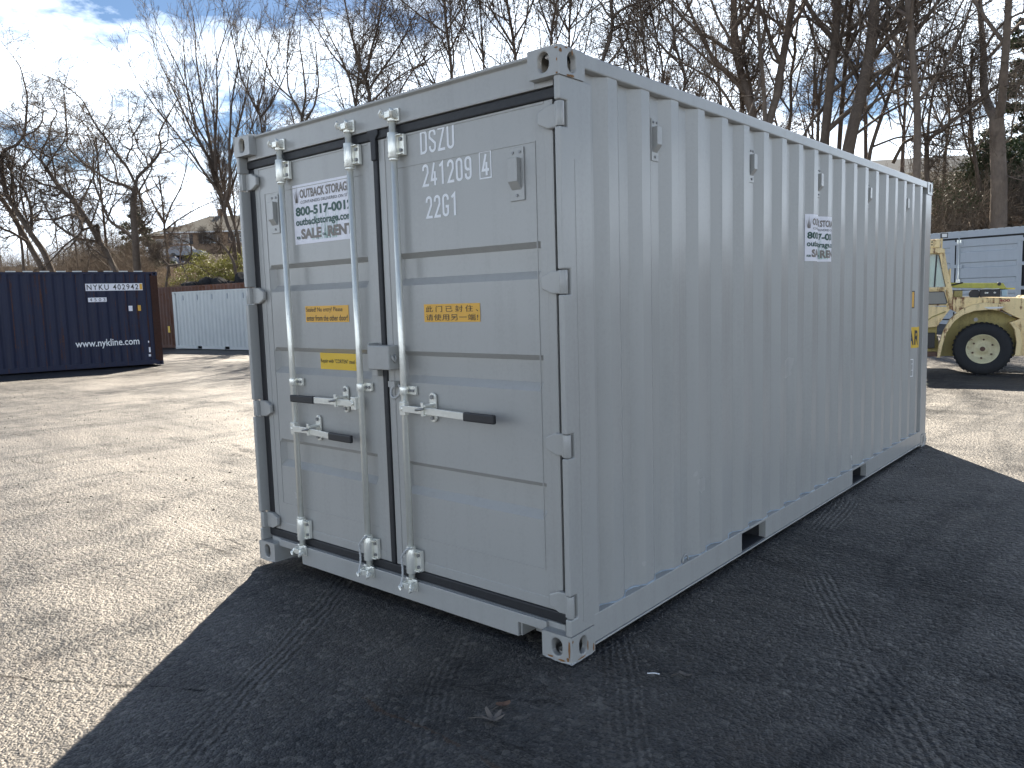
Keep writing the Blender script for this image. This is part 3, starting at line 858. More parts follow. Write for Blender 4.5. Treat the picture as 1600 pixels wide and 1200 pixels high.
        def flat_bar(mm, a, b, za, zb, ya, yb2, hh_, th):
            P = [(a, ya, za - hh_), (a, ya - th, za - hh_), (a, ya - th, za + hh_), (a, ya, za + hh_), (b, yb2, zb - hh_), (b, yb2 - th, zb - hh_), (b, yb2 - th, zb + hh_), (b, yb2, zb + hh_)]
            mm.add(P, [(0, 1, 2, 3), (4, 7, 6, 5), (0, 4, 5, 1), (1, 5, 6, 2), (2, 6, 7, 3), (3, 7, 4, 0)])
        x1 = x + sgn * .030; xm = x + (xg - x) * .42
        flat_bar(m, x1, xm, z, z, yh, yh, .017, .011)
        flat_bar(m, xm, xg, z, z - droop * .4, yh, yh - .012, .017, .011)
        m.build('handle', M['galv'], root_b, bevel=.002)
        m = MB(); flat_bar(m, xg, xe, z - droop * .4, z - droop * .3, yh - .008, yh - .020, .021, .022)
        m.build('handle_grip', M['black'], root_b, bevel=.006)
        # oval catch plate on the door
        m = MB(); n = 16; poly = []; xp = xc * 1.022 - .043
        for i in range(n):
            a = 2 * math.pi * i / n; poly.append((xp + .024 * math.cos(a), z + .008 + .024 * math.sin(a) + (.050 if math.sin(a) > 0 else -.050)))
        m.prism(poly, .052, .064, 'y')
        m.box(xp - .010, xp + .020, -.018, .052, z - .026, z - .018); m.box(xp - .010, xp + .020, -.020, .052, z + .018, z + .030)
        m.box(xp - .004, xp + .012, -.026, -.0165, z - .026, z + .044)
        m.build('handle_catch', M['galv'], root_b, bevel=.003)
        m = MB(); m.cyl((xp, .051, z + .060), (xp, .042, z + .060), .010, 10); m.cyl((xp, .051, z - .044), (xp, .042, z - .044), .010, 10)
        m.build('bolt', M['galv_dark'], root_b); MB().cyl((xp + .020, -.03, z + .012), (xp - .032, -.034, z + .004), .006, 8).build('catch_pin', M['galv_dark'], root_b)
        return root_b
    X1, X2, X3 = -2.018, -1.392, -1.047
    bar(X1, (.868, 1, -1.405, -1.618, -1.742, .02), False)
    bar(X2, (1.052, -1, -1.945, -1.742, -1.480, -.0), True)
    bar(X3, (1.052, 1, -.372, -.575, -.802, .012), True)
    # ---- lock box, tab, ring
    m = MB(); m.box(-1.256, -1.092, -.022, .060, 1.243, 1.366)
    lb = m.build('lock_box', mt, root, bevel=.006)
    MB().box(-1.272, -1.257, -.010, .060, 1.246, 1.376).build('lock_box_flange', mt, lb, bevel=.003)
    MB().tube([(-1.091, -.002, 1.320), (-1.080, -.002, 1.300), (-1.078, .008, 1.284), (-1.080, .018, 1.300), (-1.091, .018, 1.320)], .0055, 8).build('lock_box_loop', mt, lb)
    MB().box(-1.283, -1.240, .025, .066, 1.203, 1.236).build('lock_tab', mt, root, bevel=.003)
    m = MB(); m.tube([(-1.105 + .033 * math.cos(a), .028 + .012 * math.sin(a), 1.133 + .036 * math.sin(a)) for a in np.linspace(math.pi * .62, math.pi * 2.35, 16)], .008, 8)
    m.box(-1.165, -1.115, .030, .063, 1.150, 1.180)
    m.build('tie_ring', mt, root, bevel=0)
    # ---- lettering
    fd = lambda s, t: (s, .0685, t)
    stencil('DSZU', -.893, 2.286, .048, .110, .0125, .0125, fd, M['text_white'], dr)
    stencil('241209', -.886, 2.132, .044, .106, .0125, .0125, fd, M['text_white'], dr)
    stencil('4', -.497, 2.138, .044, .094, 0, .0125, fd, M['text_white'], dr)
    m = MB(); bw = .006
    a0, a1, b0, b1 = -.512, -.438, 2.124, 2.246
    for q in ((a0, a1, b0, b0 + bw), (a0, a1, b1 - bw, b1), (a0, a0 + bw, b0 + bw, b1 - bw), (a1 - bw, a1, b0 + bw, b1 - bw)): m.add([(q[0], .0685, q[2]), (q[1], .0685, q[2]), (q[1], .0685, q[3]), (q[0], .0685, q[3])], [(0, 1, 2, 3)])
    m.build('check_digit_box', M['text_white'], dr)
    stencil('22G1', -.870, 1.980, .044, .106, .0125, .0125, fd, M['text_white'], dr)
    f = lambda n: (lambda s, t: (s, .069 - n, t))
    st = sheet('yellow_label', -.912, -.535, 1.482, 1.569, f(.0015), M['amber'], dr)
    lettering('此门已封住、', -.898, -.545, 1.530, 1.560, f(.0030), M['dark_ink'], dr, .0, 1.5)
    lettering('请使用另一端!', -.898, -.548, 1.489, 1.520, f(.0030), M['dark_ink'], dr, .0, 1.1)
    sheet('yellow_label', -1.905, -1.508, 1.484, 1.576, f(.0015), M['amber'], dl)
    lettering('Sealed! No entry! Please', -1.895, -1.560, 1.536, 1.568, f(.0030), M['dark_ink'], dl, .0)
    lettering('enter from the other door!', -1.893, -1.518, 1.492, 1.524, f(.0030), M['dark_ink'], dl, .004)
    f2 = lambda n: (lambda s, t: (s, .1035 - n, t))
    sheet('yellow_label', -1.835, -1.462, 1.214, 1.308, f2(.002), M['yellow'], dl)
    lettering('Repair with "CORTEN" steel only', -1.828, -1.466, 1.245, 1.274, f2(.0035), M['dark_ink'], dl, .006)
    poster(root, lambda s, t, n: (-1.966 + s, .0695 - n, 1.928 + t), .545, .332)
    # ---- things on the corrugated side
    prof = side_profile(L)
    ys = [q[0] for q in prof]; xs = [q[1] for q in prof]

    def arc_fn(y_start):
        sl = [0.0]
        for i in range(len(prof) - 1): sl.append(sl[-1] + math.hypot(ys[i + 1] - ys[i], xs[i + 1] - xs[i]))
        s_start = float(np.interp(y_start, ys, sl))

        def fn(s, t, n):
            S = s_start + s; i = max(0, min(len(sl) - 2, int(np.searchsorted(sl, S) - 1))); q = (S - sl[i]) / (sl[i + 1] - sl[i])
            y = ys[i] + q * (ys[i + 1] - ys[i]); x = xs[i] + q * (xs[i + 1] - xs[i])
            dy = ys[i + 1] - ys[i]; dx = xs[i + 1] - xs[i]; l = math.hypot(dx, dy)
            return (x + n * dy / l, y - n * dx / l, t)
        folds = [a - s_start for a in sl if 0 < a - s_start < 1.2]
        return fn, folds
    fn, folds = arc_fn(2.792)
    poster(root, lambda s, t, n: fn(s, 1.782 + t, n + .001), .53, .315, folds)
    fn2, folds2 = arc_fn(5.520)
    sheet('yellow_label', 0, .215, 1.005, 1.205, lambda s, t: fn2(s, t, .0015), M['yellow'], root, folds2, 'yellow square with black letters near the far end of the long side')
    lettering('AR', .014, .158, 1.035, 1.175, lambda s, t: fn2(s, t, .003), M['dark_ink'], root, .03, 1.15, folds2)
    fn3, folds3 = arc_fn(5.556)
    sheet('marking_plate', 0, .052, 1.385, 1.550, lambda s, t: fn3(s, t, .0015), M['dark_ink'], root, folds3)
    sheet('marking_plate', .008, .044, 1.395, 1.540, lambda s, t: fn3(s, t, .0026), M['amber'], root, folds3, 'orange plate with dark rim')
    for a0, a1, b0, b1 in ((.05, .056, .73, .90), (.0, .05, .73, .738), (.0, .05, .892, .90), (.03, .05, .79, .795), (.03, .05, .85, .855)):
        sheet('white_mark', a0, a1, b0, b1, lambda s, t: fn3(s, t, .002), M['text_white'], root, folds3)
    for k in (1, 5, 9, 13, 17):
        yc = .535 + .278 * k
        vent(root, lambda u, v, n, yc=yc: (-.045 + n, yc + u, 2.325 + v), mt, w=.066, h=.20)
    # ragged sealant bead where the corrugation meets the rail, lashing ring
    rr = random.Random(2); bead = []; rad = []
    for i in range(len(prof) - 1):
        for q in range(4):
            y = ys[i] + (ys[i + 1] - ys[i]) * q / 4; x = xs[i] + (xs[i + 1] - xs[i]) * q / 4
            bead.append((x + .002, y, .167 + .0015 * rr.random())); rad.append(.0022 + .0045 * rr.random() ** 2)
    MB().tube(bead, rad, 5).build('sealant_bead', M['bead'], root)
    MB().tube([(-.006 + .0 * a, 1.03 + .030 * math.cos(a), .175 + .035 * math.sin(a)) for a in np.linspace(0, math.pi, 9)], .005, 6).build('lashing_ring', mt, root)
    # rust marks on the castings
    r = random.Random(5)
    rm = M['rust']
    m = MB()

    def blot(cx, cy, rx, rz, fnp, n=14):
        pts = [fnp(cx + rx * math.cos(2 * math.pi * i / n) * (.6 + .5 * r.random()), cy + rz * math.sin(2 * math.pi * i / n) * (.6 + .5 * r.random())) for i in range(n)]
        m.add(pts, [tuple(range(n))])
    fx = lambda u, v: (u, -.0012, v); fy = lambda u, v: (.0012, u, v)
    for q in ((-.012, .058, .0065, .05), (-.020, .016, .009, .010), (-.055, .006, .022, .005), (-.115, .010, .02, .006)): blot(*q, fx)
    for q in ((.075, .006, .03, .004), (.120, .045, .005, .025), (.165, .02, .006, .02), (.010, .10, .006, .008)): blot(*q, fy)
    for q in ((.012, 2.565, .010, .010), (.085, 2.478, .022, .006), (.060, 2.476, .012, .006), (.05, 2.583, .012, .004), (.090, 2.570, .005, .015)): blot(*q, fy)
    for q in ((-.010, 2.53, .004, .007), (-.012, 2.478, .006, .005), (-.012, 2.575, .010, .004)): blot(*q, fx)
    m.build('rust_mark', rm, root)
    return root


M['bead'] = simple('pale_sealant', (.40, .46, .52), .35, var=.2, scale=60)
M['rust'] = simple('orange_rust', (.26, .13, .05), .85, var=.5, scale=40)
main_container = make_main_container()

# wire seals hanging from the lower guides of two bars
for x, lab in ((-1.392, 'twisted grey wire seal looped over the bottom guide of the middle locking bar'), (-1.047, 'twisted grey wire seal looped over the bottom guide of the right locking bar')):
    pts = [(x + .028, -.002, .328), (x + .010, -.006, .318), (x - .010, -.008, .298), (x - .030, -.006, .275), (x - .036, .000, .24), (x - .034, .0, .20), (x - .030, -.006, .165), (x - .036, -.012, .135), (x - .020, -.022, .118)]
    m = MB(); m.tube(pts, .0052, 8)
    tw = []
    for i in range(70):
        t = i / 69 * (len(pts) - 1); k = min(int(t), len(pts) - 2); q = t - k
        p = [pts[k][j] * (1 - q) + pts[k + 1][j] * q for j in range(3)]; tw.append((p[0] + .0045 * math.cos(i * 1.1), p[1] + .0045 * math.sin(i * 1.1), p[2]))
    m.tube(tw, .003, 6)
    o = m.build('wire_seal', M['rope']); tag(o, lab, 'cable seal', 'wire seals on the locking bars')

# ---- navy container, left
MN = M['navy']
rz = math.atan2(-.204, .979); LN = 12.192
pn = Vector((-22.56, 9.03, -.14)) - Vector((.204, .979, 0)) * LN
nv = empty('shipping_container', pn, rz, 'long rust-streaked navy blue shipping container with white web address, at the left edge', 'shipping container')
frame_parts(nv, LN, 2.896, MN, bevel=0, pockets=False, roof_mat=M['light'], frame_mat=MN, first=.40, post_mat=M['navy_rust'])
for s in ((-.16, -.004), (-CW + .004, -CW + .16)): MB().box(s[0], s[1], .006, .2, .118, 2.778).build('corner_post', M['navy_rust'], nv)
MB().box(-CW + .17, -.17, .03, .1, .13, 2.85).build('door', MN, nv)
# pale blocks above the rail; sun on the roof ends put into the colour
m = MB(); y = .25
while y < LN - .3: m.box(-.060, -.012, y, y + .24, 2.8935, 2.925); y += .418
m.build('roof_sun_edge', M['light'], nv)
fn = lambda n: (lambda s, t: (.0 + n, s, t))
yy = lambda u: LN - (256 - u) / 256 * 4.37
sheet('white_plate', yy(137), yy(229.5), 2.33, 2.545, fn(.001), M['white'], nv)
lettering('NYKU 402942', yy(139), yy(222.5), 2.355, 2.52, fn(.004), M['dark_ink'], nv, .012, 1.25)
sheet('yellow_patch', yy(224.5), yy(229), 2.35, 2.53, fn(.003), M['amber'], nv)
sheet('white_plate', yy(139.5), yy(169), 2.00, 2.13, fn(.001), M['white'], nv)
lettering('4503', yy(142), yy(167), 2.02, 2.11, fn(.004), M['dark_ink'], nv, .0, 1.6)
sheet('white_plate', yy(203.5), yy(210), 1.70, 1.86, fn(.001), M['white'], nv)
sheet('yellow_plate', yy(219), yy(224), 1.70, 1.87, fn(.001), M['amber'], nv)
lettering('www.nykline.com', yy(114), yy(217), .60, .88, fn(.002), M['text_white'], nv, .012)
for a, z0, z1, w in ((231.5, .70, .76, 2), (232, .40, .56, 3), (231, .27, .34, 4)): sheet('small_sticker', yy(a), yy(a + w), z0, z1, fn(.002), M['white'], nv)

# ---- pale container behind on the left
th = math.atan2(-.9967, .08)
wt = empty('shipping_container', (-33.27, 14.73, -.24), th, 'pale grey clean shipping container standing between the navy one and the large grey one', 'shipping container')
frame_parts(wt, 6.058, 2.591, M['light'], bevel=0)
for s in ((-.16, -.004), (-CW + .004, -CW + .16)): MB().box(s[0], s[1], .006, .22, .118, 2.473).build('corner_post', M['light'], wt)
MB().box(-CW + .17, -.17, .03, .1, .13, 2.55).build('door', M['light'], wt)
for k in (1, 5, 9, 13, 17):
    yc = .535 + .278 * k; m = MB(); m.box(-.04, -.012, yc - .03, yc + .03, 2.2, 2.42); m.build('vent', M['far_gray'], wt)

# ---- rust-brown container behind it
d = Vector((.9967, .08, 0)); pb = Vector(tuple(at(252, 541, 37.8))) - d * 2.2; pb.z = -.27
rb = empty('shipping_container', pb, th, 'rusty red-brown shipping container half hidden behind the pale grey one', 'shipping container')
frame_parts(rb, 12.192, 2.896, M['brown'], bevel=0, pockets=False, frame_mat=M['brown'])
for s in ((-.16, -.004), (-CW + .004, -CW + .16)): MB().box(s[0], s[1], .006, .22, .118, 2.778).build('corner_post', M['brown'], rb)
MB().box(-CW + .17, -.17, .03, .1, .13, 2.85).build('door', M['brown'], rb)
sheet('yellow_plate', 2.9, 3.08, .75, 1.05, fn(.002), M['yellow'], rb)

# ---- blue-grey side-opening container behind the tractor
th2 = math.atan2(-.97, -.243); dr_ = Vector((.97, -.243, 0)).normalized(); LR = 6.058
pe = Vector((-1.77, 24.34, .34)) + dr_ * .30; pr_ = pe - dr_ * LR
rc = empty('shipping_container', pr_, th2, 'blue-grey shipping container with ribbed side doors behind the yellow tractor', 'shipping container')
HR = 2.896; mt = M['far_gray']
for xs_ in (0, 1):
    for ys_ in (0, 1):
        for zs_ in (0, 1): casting(rc, mt, xs_, ys_, zs_, LR, HR, 0)
for s in ((-.16, -.004), (-CW + .004, -CW + .16)):
    for y0, y1 in ((.006, .16), (LR - .16, LR - .006)): MB().box(s[0], s[1], y0, y1, .118, HR - .118).build('corner_post', mt, rc)
MB().box(-.12, -.004, .178, LR - .178, HR - .19, HR - .004).build('top_side_rail', mt, rc); MB().box(-.12, -.004, .178, LR - .178, .03, .2).build('bottom_side_rail', mt, rc)
MB().box(-CW + .004, -CW + .1, .178, LR - .178, .03, HR - .004).build('side_panel', mt, rc)
MB().box(-CW + .1, -.12, .03, .08, .1, HR - .01).build('end_panel', mt, rc); MB().box(-CW + .1, -.12, LR - .08, LR - .03, .1, HR - .01).build('end_panel', mt, rc)
m = MB(); y = .1
while y < LR - .2: m.box(-CW + .05, -.012, y, y + .13, HR - .003, HR + .012); y += .209
m.box(-CW + .05, -.02, .05, LR - .05, HR - .02, HR - .004); m.build('roof_panel', M['light'], rc)
MB().box(-.125, -.105, .162, LR - .162, .2, HR - .19).build('door_gasket', M['rubber'], rc)
lw = (LR - .36) / 3
for i in range(3):
    y1 = LR - .27 - i * (lw - .02); y0 = y1 - lw + .06
    m = MB(); ZT = HR - .245; ZB = .24
    tops = [ZT - .22 - .475 * k for k in range(5)]
    zs_ = [ZB] + sorted([q for t in tops for q in (t, t - .02, t - .15, t - .175)]) + [ZT]
    ysn = [y0, y0 + .10, y0 + .12, y1 - .16, y1 - .14, y1]
    for z in zs_:
        inz = any(t - .16 < z < t - .01 for t in tops)
        for j, y in enumerate(ysn): m.v.append((-.045 - (.032 if inz and j in (2, 3) else 0), y, z))
    for a in range(len(zs_) - 1):
        for b in range(5): m.f.append((a * 6 + b, a * 6 + b + 1, (a + 1) * 6 + b + 1, (a + 1) * 6 + b)); m.sm.append(False)
    dd = m.build('door', mt, rc)
    MB().cyl((-.015, y0 + .09, .2), (-.015, y0 + .09, HR - .10), .018, 10).build('locking_bar', M['galv'], rc)
    m = MB()
    for z in (HR - .30, 1.4, .4): m.box(-.045, -.012, y0 + .03, y0 + .15, z - .05, z + .05)
    m.build('guide_bracket', M['galv'], dd)
    for z in (HR - .36, HR - 1.05, HR - 1.75, .5): MB().box(-.05, -.018, y1 - .10, y1 + .24, z - .05, z + .05).build('hinge', mt, dd)

# ============================================================ trees
def bark_mat(name, c0, c1, sc=18):
    m, nt, b = new_mat(name); c = coords(nt)
    n = noise(nt, mapping(nt, c, (1, 1, .3)), sc, 5, .7); n2 = noise(nt, c, 1.4, 4, .6)
    base = mixc(nt, n, c0, c1); base = mixc(nt, mth(nt, 'MULTIPLY', ramp(nt, n2, [(.5, 0), (.7, 1)]), .4), base, tuple(x * 1.5 for x in c1))
    nt.links.new(base, b.inputs['Base Color']); b.inputs['Roughness'].default_value = .9; bump(nt, b, n, .8, .03)
    return m


M['bark'] = bark_mat('grey_brown_bark', (.06, .044, .033), (.18, .135, .10))
M['bark_red'] = bark_mat('warm_brown_bark', (.08, .055, .042), (.21, .15, .115))
M['bark_pale'] = bark_mat('pale_grey_bark', (.085, .065, .05), (.25, .19, .145))


def resample(pts, r0, r1, k=26):
    pts = np.asarray(pts, float); seg = np.linalg.norm(np.diff(pts, axis=0), axis=1); s = np.r_[0, np.cumsum(seg)]
    t = np.linspace(0, s[-1], k)
    P = np.stack([np.interp(t, s, pts[:, i]) for i in range(3)], 1)
    Q = P.copy(); Q[1:-1] = .7 * P[1:-1] + .15 * (P[:-2] + P[2:])
    return Q, r0 + (r1 - r0) * np.linspace(0, 1, k) ** .8, s[-1]


def np_tubes(P, R, n):
    "P (N, M, 3), R (N, M) -> vertices, quads"
    Nn, Mm, _ = P.shape
    T = np.zeros_like(P); T[:, 1:-1] = P[:, 2:] - P[:, :-2]; T[:, 0] = P[:, 1] - P[:, 0]; T[:, -1] = P[:, -1] - P[:, -2]
    T /= np.linalg.norm(T, axis=2, keepdims=True) + 1e-9
    mean = P[:, -1] - P[:, 0]; ref = np.eye(3)[np.argmin(np.abs(mean), axis=1)][:, None, :]
    U = np.cross(T, ref); U /= np.linalg.norm(U, axis=2, keepdims=True) + 1e-9
    Vv = np.cross(T, U)
    a = 2 * np.pi * np.arange(n) / n
    V = P[:, :, None, :] + R[:, :, None, None] * (np.cos(a)[None, None, :, None] * U[:, :, None, :] + np.sin(a)[None, None, :, None] * Vv[:, :, None, :])
    idx = np.arange(Nn * Mm * n).reshape(Nn, Mm, n); nx = np.roll(idx, -1, axis=2)
    F = np.stack([idx[:, :-1], nx[:, :-1], nx[:, 1:], idx[:, 1:]], -1).reshape(-1, 4)
    return V.reshape(-1, 3), F


def grow(g, S, D, Ln, nseg, tort, up):
    Nn = len(S); P = np.zeros((Nn, nseg + 1, 3)); P[:, 0] = S; d = D / (np.linalg.norm(D, axis=1, keepdims=True) + 1e-9)
    for i in range(nseg):
        d = d + g.normal(size=(Nn, 3)) * tort; d[:, 2] += up
        d /= np.linalg.norm(d, axis=1, keepdims=True); P[:, i + 1] = P[:, i] + d * (Ln / nseg)[:, None]
    return P


def kids(g, P, R, Lp, c, tmin, ang, ratio, nseg, tort, up, rk, lmin=.25):
    Nn, Mm, _ = P.shape
    t = tmin + (1 - tmin) * (np.arange(c)[None, :] + g.random((Nn, c))) / c
    t = np.clip(t, 0, .985); x = t * (Mm - 1); i = x.astype(int); f = x - i; rows = np.arange(Nn)[:, None]
    S = P[rows, i] * (1 - f[..., None]) + P[rows, i + 1] * f[..., None]
    T = P[rows, i + 1] - P[rows, i]; T /= np.linalg.norm(T, axis=2, keepdims=True) + 1e-9
    q = g.normal(size=T.shape); q -= (q * T).sum(2, keepdims=True) * T; q /= np.linalg.norm(q, axis=2, keepdims=True)
    a = np.radians(ang) * (.7 + .6 * g.random((Nn, c)))[..., None]
    D = T * np.cos(a) + q * np.sin(a)
    L = np.maximum(lmin, Lp[:, None] * ratio * (1.2 - .75 * t) * (.7 + .6 * g.random((Nn, c))))
    rr = (R[rows, i] * (1 - f) + R[rows, i + 1] * f) * rk
    rr = np.minimum(rr, .02 * L + .004)
    S = S.reshape(-1, 3); L = L.ravel(); rr = rr.ravel()
    Pn = grow(g, S, D.reshape(-1, 3), L, nseg, tort, up)
    tap = np.linspace(1, .35, nseg + 1)[None, :]
    return Pn, rr[:, None] * tap, L


SPEC = {
    'twist': dict(t1=.30, u1=.03, a=52, t2=.34, u2=.03, t3=.30, t4=.28, r=.42, u3=.02),
    'fan': dict(t1=.07, u1=.07, a=26, t2=.09, u2=.10, t3=.12, t4=.14, r=.50, u3=.08),
    'plain': dict(t1=.14, u1=.04, a=42, t2=.17, u2=.06, t3=.20, t4=.22, r=.46, u3=.04),
    'droop': dict(t1=.12, u1=.02, a=48, t2=.14, u2=-.01, t3=.16, t4=.18, r=.55, u3=.03)}


def bare_tree(name, label, trunk, limbs=(), kind='plain', n_auto=7, seed=1, mat='bark', dens=1.0, tmin=.35, ext=0, group='bare trees on the bank behind the yard', loc=None, lim_len=.55, minr=.007):
    "trunk / limbs: (points in metres, start radius, end radius)"
    g = np.random.default_rng(seed); sp = SPEC[kind]
    base = Vector([float(q) for q in trunk[0][0]])
    root = empty(name, base, 0, label, 'tree', group)
    b = np.array(base)
    if trunk[2] > .03 and kind == 'fan': trunk = (trunk[0], trunk[1], trunk[2] * .6)
    tp = [np.array(q) - b for q in trunk[0]]
    if ext:
        d = (tp[-1] - tp[-2]); d /= np.linalg.norm(d)
        e = grow(g, np.array([tp[-1]]), np.array([d]), np.array([float(ext)]), 4, sp['t1'] * .6, .05)[0]; tp += list(e[1:])
    P0, R0, L0 = resample(tp, trunk[1], trunk[2], 24)
    R0[0] *= 1.35; P0[0, 2] -= .25
    V, F = np_tubes(P0[None], R0[None], 10); np_mesh('trunk', V, F, M[mat], root)
    PL = []; RL = []; LL = []
    for pts, r0, r1 in limbs:
        p = [np.array(q) - b for q in pts]
        d = p[-1] - p[-2]; ln = np.linalg.norm(d); d = d / ln
        e = grow(g, np.array([p[-1]]), np.array([d]), np.array([max(1.0, 3.0 * r1 / .03)]), 3, sp['t1'], .06)[0]
        P, R, L = resample(p + list(e[1:]), r0, min(r1, .02) * .7, 26); PL.append(P); RL.append(R); LL.append(L)
    if n_auto:
        Pa, Ra, La = kids(g, P0[None], R0[None], np.array([L0]), n_auto, tmin, sp['a'], lim_len, 25, sp['t1'] * .40, sp['u1'], .62)
        for i in range(len(Pa)): PL.append(Pa[i]); RL.append(np.maximum(Ra[i], .012)); LL.append(La[i])
    for P, R in zip(PL, RL):
        V, F = np_tubes(P[None], R[None], 6); np_mesh('limb', V, F, M[mat], root)
    PL = np.array(PL + [P0 * 1.0][:0]); RL = np.array(RL); LL = np.array(LL)
    # the trunk's own top carries twigs too
    Pt, Rt, Lt = resample(P0[12:], R0[12], R0[-1], 26); PL = np.concatenate([PL, Pt[None]]); RL = np.concatenate([RL, Rt[None]]); LL = np.r_[LL, Lt]
    if float(base.x) > -14 and kind != 'twist': dens *= .72
    if kind == 'twist' and float(base.x) < -30: dens *= 1.9
    c2 = max(3, int(round(8 * dens))); c3 = max(3, int(round(6 * dens ** .5))); c4 = 4
    P2, R2, L2 = kids(g, PL, RL, LL, c2, .12, sp['a'], sp['r'], 6, sp['t2'], sp['u2'], .55)
    P3, R3, L3 = kids(g, P2, R2, L2, c3, .15, sp['a'] * 1.05, .46, 4, sp['t3'], sp['u3'], .6)
    P4, R4, L4 = kids(g, P3, R3, L3, c4, .2, sp['a'], .5, 2, sp['t4'], sp['u3'], .65)
    Vs = []; Fs = []; off = 0
    for P, R, n in ((P2, R2, 4), (P3, R3, 3), (P4, R4, 3)):
        V, F = np_tubes(P, np.maximum(R, minr), n); Vs.append(V); Fs.append(F + off); off += len(V)
    np_mesh('twigs', np.concatenate(Vs), np.concatenate(Fs), M[mat], root, kind='stuff')
    return root


def px_tree(label, D, trunk, w, limbs=(), jit=1.0, seed=1, **k):
    "trunk and limbs given as photo pixels at distance D; every limb also leaves the plane of the picture"
    g = random.Random(seed * 13 + 5)
    r = lambda wpx: wpx / 2 / FPX * D

    def line(pts, d0, slope):
        out = []
        for i, q in enumerate(pts):
            out.append(at(q[0], q[1], D + d0 + slope * i + (g.random() - .5) * .3 * jit))
        return out
    tr = line(trunk, 0, 0.05 * g.choice((-1, 1)))
    b = tr[0]; zb = gz1(b[0], b[1])
    if abs(b[2] - zb) > .4: tr = [np.array([b[0] + (b[0] - tr[1][0]) * .2, b[1] + (b[1] - tr[1][1]) * .2, zb])] + tr
    else: tr[0][2] = zb
    ls = []
    for pts, w0, w1 in limbs:
        ls.append((line(pts, 0, g.choice((-1, 1)) * (.15 + .5 * g.random()) * jit), r(w0), r(w1)))
    return bare_tree('bare_tree', label, (tr, r(w[0]), r(w[1])), ls, seed=seed, **k)


